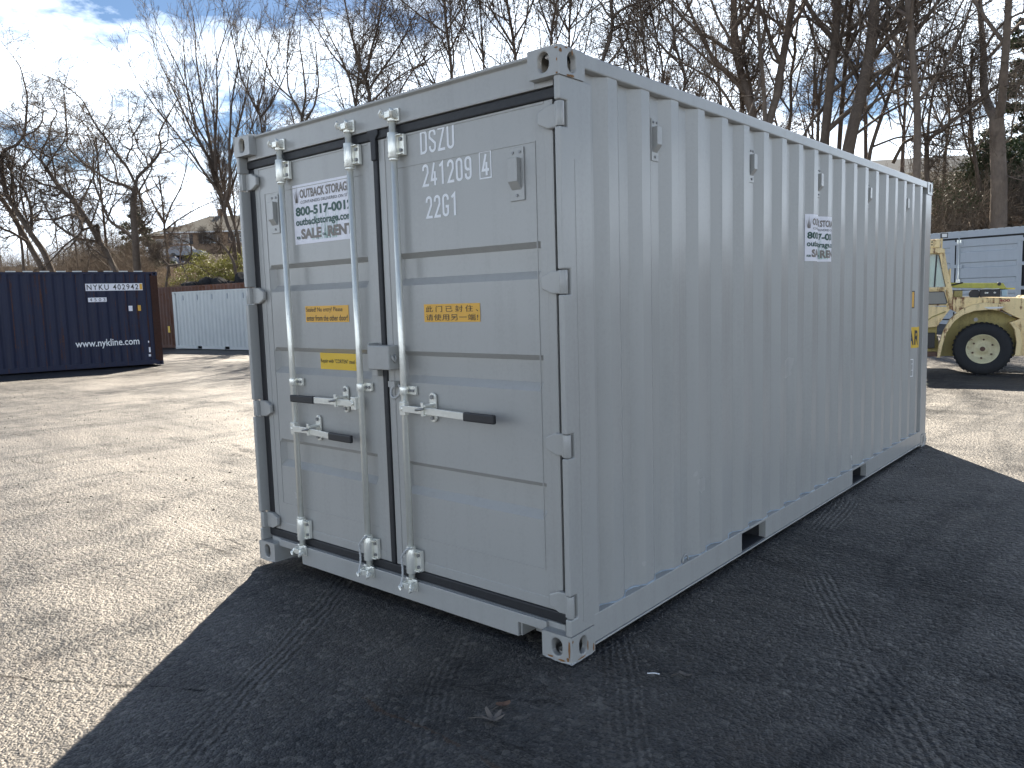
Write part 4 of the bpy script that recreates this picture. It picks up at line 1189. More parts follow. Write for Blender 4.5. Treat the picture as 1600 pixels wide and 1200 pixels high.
TREES = [
    # left, behind the navy container
    ('thick leaning tree, leftmost, bending left then back right above the navy container', 47, [(84, 432), (68, 392), (50, 368), (30, 335), (10, 305), (3, 275), (2, 245)], (11, 6),
     [([(2, 245), (10, 232), (25, 228), (38, 212), (40, 195)], 6, 2.5), ([(38, 212), (55, 205), (66, 190)], 3, 1.5), ([(4, 262), (-10, 240), (-14, 215)], 5, 2), ([(50, 368), (38, 330), (30, 290), (36, 260)], 4, 2)], dict(kind='twist', n_auto=4, dens=.9)),
    ('straight slanting trunk crossing behind the leftmost thick tree', 49, [(72, 430), (40, 372), (15, 328), (0, 308), (-25, 270)], (10, 6), [([(20, 334), (22, 290), (14, 255)], 4, 2)], dict(kind='twist', n_auto=5, dens=.8)),
    ('dark tree with a long trunk slanting to the upper left over the navy container', 47, [(186, 432), (160, 385), (140, 350), (115, 312), (98, 300), (84, 280), (72, 262)], (10, 6),
     [([(72, 262), (62, 248), (68, 230), (78, 210), (80, 192)], 5, 2), ([(62, 250), (50, 238), (42, 222), (36, 215)], 3, 1.5), ([(98, 300), (86, 306), (72, 304)], 3, 1.5), ([(122, 322), (135, 300), (148, 272), (150, 250)], 3.5, 2), ([(72, 262), (86, 240), (100, 222), (104, 205)], 3, 1.5)], dict(kind='twist', n_auto=4, dens=.9)),
    ('crooked tree with a knotted bough doubling back over the white web address', 45, [(182, 430), (168, 395), (155, 375), (152, 352)], (8, 6),
     [([(152, 352), (140, 356), (128, 359), (126, 366), (105, 380), (86, 400)], 4.5, 2), ([(128, 359), (126, 340), (112, 335), (98, 338), (85, 344), (68, 342), (50, 346)], 5, 2), ([(140, 356), (150, 330), (158, 300), (152, 275)], 3, 1.5)], dict(kind='twist', n_auto=2, dens=.7)),
    ('gnarled forked tree with a hooked right bough beside the dark conifer', 45, [(216, 432), (213, 400), (212, 375), (209, 345), (208, 315), (212, 292)], (13, 9),
     [([(212, 300), (205, 295), (195, 289), (172, 284), (152, 270), (130, 255), (116, 241), (103, 228), (106, 210)], 6, 2.5), ([(212, 292), (214, 277), (228, 264), (240, 252), (250, 238), (252, 225), (247, 213), (252, 200)], 6, 2.5),
      ([(212, 288), (196, 256), (180, 241), (166, 216), (156, 205), (146, 190)], 5, 2), ([(222, 330), (222, 318), (216, 300), (224, 288)], 5, 2.5), ([(198, 252), (200, 240), (208, 228), (206, 212), (212, 205)], 3, 1.5), ([(232, 262), (228, 245), (216, 232), (212, 215)], 3, 1.5), ([(213, 378), (192, 358), (172, 348), (166, 334)], 6, 3)], dict(kind='twist', n_auto=2, dens=.95)),
    ('thin upright tree standing between the knotted tree and the gnarled forked tree', 50, [(170, 430), (166, 380), (160, 320), (154, 260), (150, 215)], (5, 2), [], dict(kind='plain', n_auto=9, dens=.8)),
    ('slender young tree with straight side shoots left of the knotted bough', 52, [(124, 430), (118, 385), (112, 340), (108, 300)], (3.5, 1.5), [], dict(kind='plain', n_auto=9, dens=.7)),
    ('spindly tree standing among the leaning trunks at the left edge', 54, [(38, 430), (34, 380), (22, 330), (18, 270), (26, 225)], (5, 2), [], dict(kind='plain', n_auto=9, dens=.8)),
    # in front of the brick house
    ('tall twin-stemmed tree with a fan of straight branches in front of the brick house', 46, [(368, 415), (365, 372), (355, 350), (345, 305), (337, 268)], (9, 6.5),
     [([(337, 268), (330, 235), (322, 190), (312, 130), (306, 88)], 6, 2), ([(337, 268), (322, 240), (300, 205), (280, 160), (262, 122)], 5, 1.5), ([(345, 305), (316, 265), (296, 235), (270, 200), (248, 175)], 5, 1.5), ([(337, 268), (336, 220), (340, 160), (338, 100), (345, 75)], 5.5, 1.5),
      ([(350, 330), (360, 280), (358, 230), (362, 160), (372, 105)], 6, 1.5), ([(334, 258), (312, 222), (296, 170), (290, 118)], 4, 1.5), ([(358, 250), (372, 200), (384, 150), (392, 100)], 4.5, 1.5), ([(330, 235), (306, 196), (296, 150), (276, 100)], 4, 1.5)], dict(kind='fan', n_auto=5, dens=1.15, tmin=.6)),
    ('second stem standing close behind the fan-shaped tree, partly hidden by the container corner', 48, [(376, 415), (372, 372), (365, 345), (355, 312), (346, 280), (340, 240)], (8, 4), [([(356, 312), (370, 270), (385, 230), (398, 180)], 4.5, 1.5)], dict(kind='fan', n_auto=7, dens=1.0)),
    ('small many-stemmed tree growing in front of the roof of the brick house', 50, [(262, 400), (258, 370), (256, 340), (252, 300), (248, 275)], (5, 2), [([(257, 350), (268, 320), (282, 295), (290, 268)], 3, 1.5), ([(256, 345), (240, 320), (230, 300), (225, 280)], 3, 1.5), ([(258, 360), (276, 345), (300, 330), (316, 322)], 3, 1.5)], dict(kind='plain', n_auto=5, dens=.8)),
    ('crooked low tree arching over the yellow-green shrubs', 44, [(372, 440), (366, 412), (358, 395), (345, 380), (330, 374), (312, 365)], (6, 2.5), [([(358, 395), (366, 372), (372, 352)], 3, 1.5)], dict(kind='twist', n_auto=4, dens=.6)),
    ('short bent tree with an S-shaped trunk in front of the parked cars', 44, [(258, 446), (262, 425), (264, 415), (250, 400), (232, 388)], (4, 2), [([(264, 415), (290, 412), (300, 395), (298, 380), (282, 374)], 3.5, 1.5)], dict(kind='twist', n_auto=3, dens=.6)),
    # behind the door end
    ('dense round-headed tree rising left of the first locking bar', 46, [(412, 240), (410, 215), (408, 190), (402, 165)], (6, 4), [([(404, 178), (390, 150), (376, 120), (370, 90)], 3.5, 1.5), ([(403, 170), (412, 140), (416, 100), (420, 70)], 3.5, 1.5), ([(406, 185), (425, 160), (440, 130), (452, 100)], 3.5, 1.5)], dict(kind='fan', n_auto=6, dens=1.1)),
    ('broad tree with low spreading forks behind the left end of the door header', 40, [(474, 240), (472, 205), (472, 183)], (6, 5), [([(472, 183), (462, 160), (440, 140), (424, 120), (415, 95)], 4, 1.5), ([(472, 183), (478, 150), (474, 110), (468, 70)], 4, 1.5), ([(474, 195), (492, 165), (498, 130), (494, 85)], 4, 1.5), ([(470, 180), (450, 140), (448, 100), (452, 60)], 3.5, 1.5)], dict(kind='plain', n_auto=6, dens=1.1)),
    ('grey slim tree with two parallel stems above the middle of the door header', 38, [(552, 230), (556, 190), (556, 160), (560, 120), (562, 70)], (5.5, 2.5), [([(556, 165), (546, 120), (530, 85), (512, 50)], 4, 1.5), ([(558, 140), (575, 100), (590, 60), (598, 25)], 3.5, 1.5)], dict(kind='plain', n_auto=8, dens=1.15)),
    ('wide dark-headed tree over the centre of the door header', 38, [(580, 225), (580, 180), (578, 152), (572, 125)], (7, 5.5), [([(574, 130), (560, 95), (548, 50), (540, 10)], 4.5, 2), ([(576, 140), (600, 105), (625, 70), (640, 40)], 4.5, 1.5), ([(572, 125), (578, 85), (590, 45), (596, 5)], 4.5, 2), ([(580, 160), (610, 130), (635, 112), (668, 95)], 3.5, 1.5), ([(572, 130), (540, 110), (515, 80), (496, 45)], 4, 1.5)], dict(kind='plain', n_auto=5, dens=1.25)),
    ('leaning slim tree right of the wide dark-headed tree', 40, [(622, 215), (618, 165), (626, 140), (645, 110), (668, 85)], (4.5, 2), [], dict(kind='plain', n_auto=8, dens=1.1)),
    ('straight tree with steep side branches above the gasket line', 38, [(707, 190), (706, 115), (703, 85), (698, 50), (694, 0)], (6, 4), [([(704, 92), (690, 60), (672, 30), (660, 5)], 3.5, 1.5), ([(703, 80), (720, 45), (732, 10)], 3.5, 1.5)], dict(kind='plain', n_auto=9, dens=1.2, ext=3)),
    ('narrow tree with many upright shoots, second left of the near top corner', 38, [(757, 180), (756, 103), (754, 60), (750, 20), (748, -20)], (5.5, 3), [([(756, 90), (740, 55), (725, 10)], 3, 1.5)], dict(kind='fan', n_auto=10, dens=1.1, ext=2)),
    ('bushy-topped tree immediately left of the near top corner', 38, [(806, 170), (806, 90), (800, 50), (794, 10)], (6, 4), [([(804, 75), (782, 40), (762, 5)], 4, 2), ([(803, 60), (822, 30), (836, -5)], 4, 2), ([(806, 88), (790, 60), (770, 38), (750, 10)], 3, 1.5)], dict(kind='plain', n_auto=8, dens=1.2, ext=3)),
    ('slim forked tree just above the near top corner', 36, [(862, 150), (861, 65), (862, 40), (872, 0)], (5.5, 3.5), [([(861, 55), (848, 20), (836, -20)], 3.5, 2)], dict(kind='plain', n_auto=8, dens=1.0, ext=3)),
    ('thin tree right behind the near top corner casting', 36, [(890, 150), (889, 62), (890, 30), (892, -5)], (5, 3), [([(889, 45), (905, 20), (915, -10)], 3, 2), ([(889, 50), (872, 20), (862, -8)], 3, 1.5)], dict(kind='plain', n_auto=8, dens=1.0, ext=3)),
    ('dark crooked tree with an elbow above the start of the long side', 33, [(928, 190), (937, 102), (950, 72), (960, 48), (955, 25), (955, -10)], (8, 5), [([(958, 28), (966, 18), (980, 10), (998, 5), (1008, -8)], 5, 2.5)], dict(kind='twist', n_auto=4, dens=.7, ext=3, tmin=.5)),
    ('skinny tangled sapling right of the crooked elbow tree', 34, [(972, 180), (973, 110), (980, 80), (979, 50), (984, 20)], (3, 1.5), [([(986, 118), (982, 100), (978, 85)], 3, 1.5)], dict(kind='twist', n_auto=8, dens=1.0)),
    ('straight pole-like tree above the first vent', 33, [(1022, 220), (1016, 130), (1008, 90), (1004, 50), (1000, 0)], (4.5, 3), [], dict(kind='plain', n_auto=12, dens=1.1, ext=3)),
    ('pale slim tree with a slight lean, just right of the pole-like tree', 34, [(1037, 220), (1037, 137), (1034, 90), (1024, 50), (1015, 5)], (4, 2.5), [], dict(kind='plain', n_auto=11, dens=1.1, ext=2)),
    ('S-curved tree rising above the second corrugation bay', 33, [(1058, 230), (1063, 149), (1072, 136), (1070, 112), (1061, 90), (1051, 62), (1054, 45)], (5.5, 4), [([(1052, 48), (1066, 30), (1076, 15), (1084, -5)], 3.5, 2), ([(1052, 52), (1051, 20), (1050, -10)], 3.5, 2), ([(1068, 105), (1040, 80), (1015, 50), (1002, 20)], 3, 1.5)], dict(kind='plain', n_auto=6, dens=1.0)),
    ('massive many-limbed tree with thick boughs reaching left over the container top', 32, [(1180, 260), (1179, 190), (1168, 150), (1156, 108), (1149, 80), (1147, 40), (1146, 0)], (17, 8),
     [([(1150, 84), (1134, 76), (1112, 60), (1090, 50), (1062, 22), (1044, 0)], 7, 3), ([(1173, 160), (1152, 132), (1128, 108), (1108, 96), (1080, 70), (1050, 40)], 6, 2.5), ([(1153, 182), (1132, 146), (1112, 122), (1092, 112), (1066, 98)], 5, 2), ([(1150, 90), (1138, 55), (1122, 30), (1108, -8)], 5, 2.5), ([(1158, 112), (1164, 70), (1158, 30), (1156, -10)], 6, 3), ([(1178, 178), (1172, 130), (1162, 90), (1150, 50)], 8, 3)], dict(kind='plain', n_auto=5, dens=1.1, ext=4, mat='bark_pale')),
    ('rough dark trunk wrapped in vines beside the massive tree', 33, [(1162, 250), (1160, 180), (1158, 140), (1155, 105), (1152, 70)], (10, 5), [], dict(kind='twist', n_auto=9, dens=1.2)),
    ('V-shaped tree whose right stem is thick and smooth', 31, [(1198, 270), (1198, 195), (1212, 160), (1219, 115), (1227, 70), (1234, 30), (1240, -10)], (13, 10),
     [([(1196, 198), (1194, 150), (1190, 100), (1186, 60), (1184, 0)], 8, 5), ([(1188, 75), (1196, 40), (1204, 0)], 5, 3), ([(1215, 98), (1207, 92), (1202, 78), (1206, 66)], 4, 1.5), ([(1236, 40), (1250, 20), (1262, -5)], 4, 2), ([(1192, 110), (1186, 135), (1178, 160)], 5, 4), ([(1188, 90), (1215, 50), (1228, 20)], 3.5, 1.5)], dict(kind='plain', n_auto=3, dens=.9, ext=4, mat='bark_pale')),
    ('wavy-stemmed tree right of the V-shaped tree', 32, [(1230, 270), (1232, 205), (1237, 170), (1234, 125), (1243, 80), (1243, 55), (1236, 50)], (6, 4), [([(1243, 60), (1247, 30), (1262, 0)], 4, 2), ([(1235, 120), (1250, 95), (1262, 72)], 3, 1.5), ([(1220, 150), (1224, 120), (1220, 108)], 4, 2)], dict(kind='plain', n_auto=6, dens=1.0, ext=3)),
    ('tall straight trunk furred with short twigs above the wall poster', 30, [(1286, 290), (1288, 224), (1294, 163), (1300, 105), (1306, 50), (1309, -10)], (15, 11), [([(1292, 160), (1268, 190), (1256, 212)], 5, 3), ([(1298, 110), (1324, 80), (1340, 40)], 5, 2.5)], dict(kind='plain', n_auto=11, dens=1.15, ext=5, tmin=.25)),
    ('slim double stem close to the furred straight trunk', 31, [(1276, 280), (1278, 200), (1280, 150), (1286, 110), (1300, 70)], (8, 3), [([(1279, 170), (1272, 120), (1274, 75), (1270, 40)], 4, 2)], dict(kind='plain', n_auto=9, dens=1.1)),
    ('upright tree midway between the furred trunk and the broad leaning trunk', 31, [(1310, 290), (1311, 230), (1316, 160), (1322, 90), (1328, 30), (1332, -10)], (8, 5), [], dict(kind='plain', n_auto=12, dens=1.15, ext=4)),
    ('broad dark leaning trunk with a sheaf of branches sweeping to the upper right', 29, [(1320, 300), (1325, 233), (1342, 160), (1358, 90), (1365, 40), (1367, -10)], (21, 13),
     [([(1352, 110), (1380, 70), (1405, 40), (1440, 5)], 9, 4), ([(1346, 140), (1385, 105), (1420, 85), (1470, 60), (1510, 30)], 6, 2), ([(1338, 180), (1380, 150), (1425, 130), (1475, 112), (1520, 100)], 5, 2), ([(1358, 90), (1395, 55), (1440, 30), (1480, 0)], 6, 2.5), ([(1330, 215), (1370, 185), (1415, 160), (1465, 150), (1500, 150)], 5, 2), ([(1360, 85), (1378, 40), (1392, -5)], 6, 3), ([(1334, 200), (1366, 160), (1392, 110), (1410, 60)], 5, 2)], dict(kind='droop', n_auto=6, dens=1.35, ext=4)),
    ('slanting tree crossing low behind the far half of the container top', 30, [(1352, 300), (1358, 240), (1378, 180), (1396, 130), (1412, 80), (1424, 30)], (7, 4), [([(1362, 230), (1400, 215), (1435, 212)], 4, 2), ([(1395, 255), (1412, 222), (1432, 214)], 6, 3)], dict(kind='droop', n_auto=9, dens=1.2, ext=3)),
    ('pale trunk with a long arm rising left, standing behind the far top corner', 28, [(1430, 330), (1432, 275), (1434, 210), (1433, 155), (1427, 112), (1425, 60), (1419, 5)], (13, 8), [([(1428, 128), (1408, 104), (1394, 82), (1382, 50), (1372, 10)], 5, 3), ([(1432, 160), (1445, 110), (1454, 60), (1462, 10)], 4, 2), ([(1433, 180), (1410, 150), (1392, 140), (1380, 120)], 3.5, 1.5)], dict(kind='plain', n_auto=6, dens=1.1, ext=4, mat='bark_pale')),
    ('tree with a heavy arched bough, right of the pale trunk', 29, [(1448, 330), (1448, 280), (1448, 225)], (9, 7), [([(1448, 225), (1458, 210), (1472, 205), (1484, 192), (1504, 178), (1530, 158)], 7, 3), ([(1448, 228), (1452, 180), (1462, 120), (1478, 60), (1500, 10)], 5, 2), ([(1449, 235), (1440, 190), (1450, 140), (1460, 90)], 4, 2)], dict(kind='droop', n_auto=4, dens=1.3)),
    ('great two-pronged tree with a smooth thick trunk above the yellow tractor', 27, [(1560, 350), (1561, 290), (1559, 235), (1557, 186)], (25, 21),
     [([(1557, 190), (1544, 168), (1536, 140), (1538, 90), (1533, 40), (1529, -15)], 15, 12), ([(1560, 190), (1566, 160), (1568, 120), (1573, 60), (1577, -15)], 14, 11), ([(1540, 75), (1552, 52), (1572, 32), (1590, 22), (1610, 16)], 4.5, 2.5), ([(1568, 226), (1580, 214), (1582, 190)], 3.5, 1.5), ([(1569, 265), (1574, 275), (1590, 280)], 2, 1)], dict(kind='plain', n_auto=0, dens=.85, mat='bark_pale')),
    ('knobbly dark tree leaning in the gap between the arched bough and the great two-pronged tree', 29, [(1532, 345), (1530, 290), (1522, 240), (1516, 190), (1516, 140), (1520, 80)], (7, 3.5), [([(1526, 262), (1512, 235), (1504, 200), (1500, 160)], 4, 2), ([(1517, 170), (1508, 120), (1500, 70), (1506, 20)], 3.5, 1.5)], dict(kind='twist', n_auto=8, dens=1.1)),
]
_seed = 40
for lab, D, tr, w, lims, kw in TREES:
    _seed += 1; px_tree(lab, D, tr, w, lims, seed=_seed, **kw)

# further trees, farther back on the rise, filling the gaps of the first row
proto = []
for i, (h, kd) in enumerate(((9.5, 'plain'), (8.5, 'fan'), (10.5, 'plain'), (8.0, 'twist'))):
    p = [(0, 0, 0), (.1 * i, .1, h * .3), (.25 - .1 * i, .2, h * .6), (.3 * (i - 1), .1, h)]
    proto.append(bare_tree('bare_tree', 'x', (p, .15, .03), [], kd, 10, 200 + i, ['bark', 'bark_red'][i % 2], 1.15, minr=.0075, group='bare trees farther up the slope'))
BACK = [(-60, 62), (8, 66), (52, 70), (96, 62), (140, 68), (182, 74), (232, 66), (290, 74), (352, 66), (398, 56), (436, 52), (498, 50), (526, 54), (604, 52), (650, 48), (672, 54), (728, 50), (780, 52), (830, 48), (912, 46), (948, 50), (990, 44), (1044, 46), (1090, 44), (1126, 46), (1216, 44), (1262, 46), (1352, 46), (1404, 44), (1470, 44), (1512, 46), (1590, 44)]
NM = ['Far slim', 'Far round-headed', 'Far tall', 'Far crooked']
for i, (u, D) in enumerate(BACK):
    k = (i * 7 + i // 3) % 4
    o = proto[k] if i == 0 and False else copy_tree(proto[k])
    p = at(u, 480, D); p[2] = gz1(p[0], p[1]) - .1
    o.location = p; s = .75 + .35 * ((i * 37) % 10) / 10
    if u < 240: s *= .62
    elif u < 420: s *= .62
    elif u < 820: s *= .85
    o.scale = (s, s, s * (1 + .1 * ((i * 13) % 5 - 2) / 2)); o.rotation_euler = (0, 0, i * 2.4)
    kn = ['slim', 'round-headed', 'tall', 'crooked'][k]; col_ = ['grey', 'brown', 'pale', 'dark'][(i * 3) % 4]
    where = ('behind the left edge of the navy container' if u < 60 else 'behind the navy container' if u < 200 else 'beside the brick house' if u < 300 else 'behind the brick house' if u < 420 else 'above the left locking bars' if u < 620 else 'above the right door' if u < 860 else 'above the near top corner' if u < 1060 else 'above the middle of the long side' if u < 1300 else 'above the far end of the long side' if u < 1450 else 'above the yellow tractor')
    o['label'] = 'far ' + kn + ' ' + ('bare tree in the back row ' if i % 2 else 'leafless tree in the second row ') + where 
    o['group'] = 'bare trees farther up the slope'
for o in proto:
    for c in list(o.children): bpy.data.objects.remove(c)
    bpy.data.objects.remove(o)


# ---- brush, dead stems, leaf litter, shrubs
def stems(name, n, area, hmin, hmax, mat, seed, curve=.25, label=None, cat=None, r=.008, nseg=4, kidsn=3, lean=.4, clump=None):
    g = np.random.default_rng(seed)
    xy = area(g, n); z = gz(xy[:, 0], xy[:, 1])
    S = np.c_[xy, z - .05]; D = np.c_[g.normal(size=(n, 2)) * lean, np.ones(n)]
    L = hmin + (hmax - hmin) * g.random(n) ** 1.5
    P = grow(g, S, D, L, nseg, curve, .02); R = np.full((n, nseg + 1), r) * np.linspace(1, .4, nseg + 1) * (.6 + .8 * g.random((n, 1)))
    Vs, Fs = np_tubes(P, R, 3); Vs = [Vs]; Fs = [Fs]; off = len(Vs[0])
    if kidsn:
        P2, R2, _ = kids(g, P, R, L, kidsn, .2, 45, .5, 2, curve, .03, .7, .1); V, F = np_tubes(P2, np.maximum(R2, .004), 3); Vs.append(V); Fs.append(F + off)
    o = np_mesh(name, np.concatenate(Vs), np.concatenate(Fs), mat, kind='stuff'); tag(o, label, cat); return o


def area_uv(u0, u1, D0, D1):
    def f(g, n):
        u = u0 + (u1 - u0) * g.random(n); D = D0 + (D1 - D0) * g.random(n) ** 1.0
        w = (u - 800) / FPX; xy = CAM[:2] + D[:, None] * (FH[None] + w[:, None] * RH[None]); return xy
    return f


M['brush'] = simple('dry_brush_stem', (.15, .115, .085), .9, var=.5, scale=3)
M['brush_pale'] = simple('pale_straw_stem', (.22, .165, .11), .9, var=.4, scale=3)
stems('brush', 5200, area_uv(-120, 250, 47, 78), .5, 3.0, M['brush'], 1, label='tangle of dry brown brush on the slope behind the navy container', cat='brush')
stems('brush', 2600, area_uv(110, 245, 50, 66), 1.2, 4.2, M['brush'], 8, label='tall tangled brown thicket around the dark conifer left of the brick house', cat='brush')
stems('brush', 2600, area_uv(228, 400, 44.5, 60), .3, .95, M['brush_pale'], 2, label='straw-coloured dry thicket on the bank below the brick house', cat='brush', r=.011)
stems('brush', 2600, area_uv(1440, 1640, 27.5, 36), .3, 2.2, M['brush'], 3, label='tangled bare undergrowth on the bank behind the tractor', cat='brush', r=.007)
stems('brush', 3000, area_uv(380, 1440, 40, 60), .6, 2.8, M['brush'], 4, label='low bare undergrowth between the trees behind the large container', cat='brush', r=.009)


def leaf_cloud(name, centers, radii, n, size, mat, seed, parent=None, kind=None, flat=.0, drop=0.0):
    "many small leaf faces spread through ellipsoids"
    g = np.random.default_rng(seed); C = np.array(centers, float); Rr = np.array(radii, float)
    vol = Rr.prod(1) ** .8; k = g.choice(len(C), n, p=vol / vol.sum())
    d = g.normal(size=(n, 3)); d /= np.linalg.norm(d, axis=1, keepdims=True); q = g.random(n) ** .45
    P = C[k] + d * q[:, None] * Rr[k] * (.85 + .3 * g.random((n, 1)))
    a = g.normal(size=(n, 3)); a /= np.linalg.norm(a, axis=1, keepdims=True); b = g.normal(size=(n, 3)); b -= (b * a).sum(1, keepdims=True) * a; b /= np.linalg.norm(b, axis=1, keepdims=True)
    if drop: a[:, 2] -= drop; a /= np.linalg.norm(a, axis=1, keepdims=True)
    s = size * (.6 + .8 * g.random((n, 1)))
    V = np.stack([P - a * s, P + b * s * .45, P + a * s, P - b * s * .45], 1).reshape(-1, 3)
    return np_mesh(name, V, np.arange(4 * n).reshape(n, 4), mat, parent, smooth=False, kind=kind)


def leaf_mat(name, c0, c1, tr=.25):
    m, nt, b = new_mat(name); c = coords(nt)
    col = mixc(nt, noise(nt, c, 5, 4, .6), c0, c1)
    nt.links.new(col, b.inputs['Base Color']); b.inputs['Roughness'].default_value = .6
    t = nt.nodes.new('ShaderNodeBsdfTranslucent'); nt.links.new(col, t.inputs[0])
    mx = nt.nodes.new('ShaderNodeMixShader'); mx.inputs[0].default_value = tr
    nt.links.new(b.outputs[0], mx.inputs[1]); nt.links.new(t.outputs[0], mx.inputs[2]); nt.links.new(mx.outputs[0], nt.nodes['Material Output'].inputs[0])
    return m


M['shrub'] = leaf_mat('yellow_green_leaf', (.12, .13, .03), (.26, .25, .07))
M['ever'] = leaf_mat('dark_evergreen_leaf', (.02, .035, .015), (.06, .085, .03), .1)
M['dead'] = leaf_mat('dead_leaf', (.10, .06, .035), (.30, .21, .14), .2)
M['oakleaf'] = leaf_mat('tan_leaf', (.35, .20, .10), (.50, .33, .20), .4)


def shrub(name, label, u, D, w, h, n, size, mat, seed, cat='shrub', group=None, zlift=0, lumps=9, drop=0):
    p = at(u, 480, D); z = gz1(p[0], p[1]); r = random.Random(seed)
    root = empty(name, (p[0], p[1], z), 0, label, cat, group)
    cs = []; rs = []
    for i in range(lumps):
        a = r.random() * 6.283; q = r.random() ** .5 * w * .36; hh = h * (.3 + .5 * r.random())
        cs.append((q * math.cos(a), q * math.sin(a), hh)); rs.append((w * .24, w * .24, h * .24))
    leaf_cloud('foliage', cs, rs, n, size, mat, seed, root, drop=drop)
    m = MB()
    for c in cs: m.tube([(c[0] * .15, c[1] * .15, -.1), (c[0] * .6, c[1] * .6, c[2] * .6), c], [.03, .02, .008], 5)
    m.build('stems', M['bark'], root)
    return root


shrub('leafy_shrub', 'large yellow-green leafy shrub in front of the brick house', 337, 47, 4.0, 1.75, 5200, .055, M['shrub'], 1)
shrub('leafy_shrub', 'smaller yellow-green shrub low on the bank, right below the largest one', 352, 45.5, 3.0, 1.3, 2600, .05, M['shrub'], 2)
shrub('leafy_shrub', 'thin olive shrub at the foot of the bank left of the yellow-green shrubs', 300, 45.5, 3.6, 1.1, 1500, .05, M['shrub'], 3)
shrub('leafy_shrub', 'green shrub peeking out beside the far left top corner of the grey container', 378, 50, 2.2, 2.2, 1500, .06, M['shrub'], 4)
shrub('evergreen_shrub', 'dark glossy evergreen thicket at the right edge above the tractor', 1602, 30.5, 3.4, 2.6, 9000, .07, M['ever'], 5)
shrub('evergreen_shrub', 'ivy-covered dark clump left of the great two-pronged tree', 1532, 31, 1.9, 3.2, 2600, .06, M['ever'], 6)
shrub('evergreen_shrub', 'low olive undergrowth just right of the far top corner', 1478, 29.5, 3.2, 1.7, 1500, .05, M['ever'], 7)
shrub('evergreen_shrub', 'tangled green vine mass hanging behind the arched bough', 1506, 31.5, 2.4, 2.0, 1300, .05, M['ever'], 9)


def conifer(label, u, D, h, w, n, seed, lo=.1):
    p = at(u, 480, D); z = gz1(p[0], p[1]); root = empty('conifer', (p[0], p[1], z), 0, label, 'tree')
    MB().tube([(0, 0, -.2), (.05, 0, h * .5), (0, .05, h)], [.14, .09, .02], 8).build('trunk', M['bark'], root)
    r = random.Random(seed); cs = []; rs = []
    for i in range(60):
        t = lo + (1 - lo) * i / 60; a = r.random() * 6.283; q = w * .5 * (1 - t) ** .75 * (.45 + .6 * r.random())
        cs.append((q * math.cos(a), q * math.sin(a), h * t - .12 * q)); rs.append((.36 * q + .12, .36 * q + .12, .13 + .06 * q))
    leaf_cloud('foliage', cs, rs, n, .10, M['ever'], seed, root, drop=.5)
    return root


conifer('dark conifer with drooping layers standing left of the brick house', 222, 60, 5.2, 4.6, 9000, 4)
conifer('tall dark evergreen with ragged boughs at the right edge of the picture', 1592, 33, 8.2, 3.6, 7000, 6, .28)

# fallen leaves on the banks
def litter(n, area, size, mat, seed, label):
    g = np.random.default_rng(seed); xy = area(g, n); z = gz(xy[:, 0], xy[:, 1]) + .03 + .05 * g.random(n)
    keep = bank_t(xy[:, 0], xy[:, 1]) > .3; xy = xy[keep]; z = z[keep]; n = len(z)
    P = np.c_[xy, z]; a = g.normal(size=(n, 3)); a[:, 2] *= .5; a /= np.linalg.norm(a, axis=1, keepdims=True); b = g.normal(size=(n, 3)); b -= (b * a).sum(1, keepdims=True) * a; b /= np.linalg.norm(b, axis=1, keepdims=True)
    s = size * (.5 + g.random((n, 1)))
    V = np.stack([P - a * s, P + b * s * .6, P + a * s, P - b * s * .6], 1).reshape(-1, 3)
    tag(np_mesh('leaf_litter', V, np.arange(4 * n).reshape(n, 4), mat, smooth=False, kind='stuff'), label, 'leaf litter')


litter(14000, area_uv(1430, 1660, 24.5, 36), .055, M['dead'], 21, 'brown fallen leaves covering the bank above the blue-grey container')
litter(9000, area_uv(-60, 420, 42, 62), .08, M['dead'], 22, 'dead leaves strewn over the left bank below the house')
m = MB(); g_ = random.Random(12)
# cut branches and roots lying on the right bank
for i in range(26):
    u = 1455 + 150 * g_.random(); D = 26.3 + 4.5 * g_.random(); p = at(u, 480, D); a = g_.random() * 6.28; L = .6 + 1.8 * g_.random()
    pts = []
    for k in range(6):
        x = p[0] + math.cos(a) * L * k / 5 + .12 * (g_.random() - .5); y = p[1] + math.sin(a) * L * k / 5 + .12 * (g_.random() - .5)
        pts.append((x, y, gz1(x, y) + .06 + .18 * g_.random()))
    mm = MB(); mm.tube(pts, [.032, .03, .027, .023, .018, .01], 6)
    tag(mm.build('fallen_branch', M['bark']), ['thin', 'forked', 'crooked', 'straight', 'stout'][i % 5] + (' short' if L < 1.3 else ' long') + ' branch lying on the leafy bank' + (' right of the two-pronged tree' if u > 1565 else ' under the two-pronged tree' if u > 1535 else ' below the arched bough' if u > 1500 else ' beside the grey container') + (', upper' if D > 28.5 else ', lower'), 'branch', 'fallen branches on the right bank')


# boulders of the rough retaining bank behind the pale container
def boulder(loc, r, seed, mat):
    g = np.random.default_rng(seed); bm = bmesh.new(); bmesh.ops.create_icosphere(bm, subdivisions=3, radius=1)
    dirs = g.normal(size=(9, 3)); dirs /= np.linalg.norm(dirs, axis=1, keepdims=True); cut = .62 + .25 * g.random(9)
    for v in bm.verts:
        c = np.array(v.co)
        for d, k in zip(dirs, cut):
            e = c @ d - k
            if e > 0: c = c - d * e * .9
        v.co = c * np.array(r) * (1 + .03 * math.sin(9 * c[0] + 7 * c[1] + seed))
    me = bpy.data.meshes.new('boulder'); bm.to_mesh(me); bm.free(); me.materials.append(mat)
    o = bpy.data.objects.new('boulder', me); COL.objects.link(o); o.location = loc; o.rotation_euler = (0, 0, seed); return o


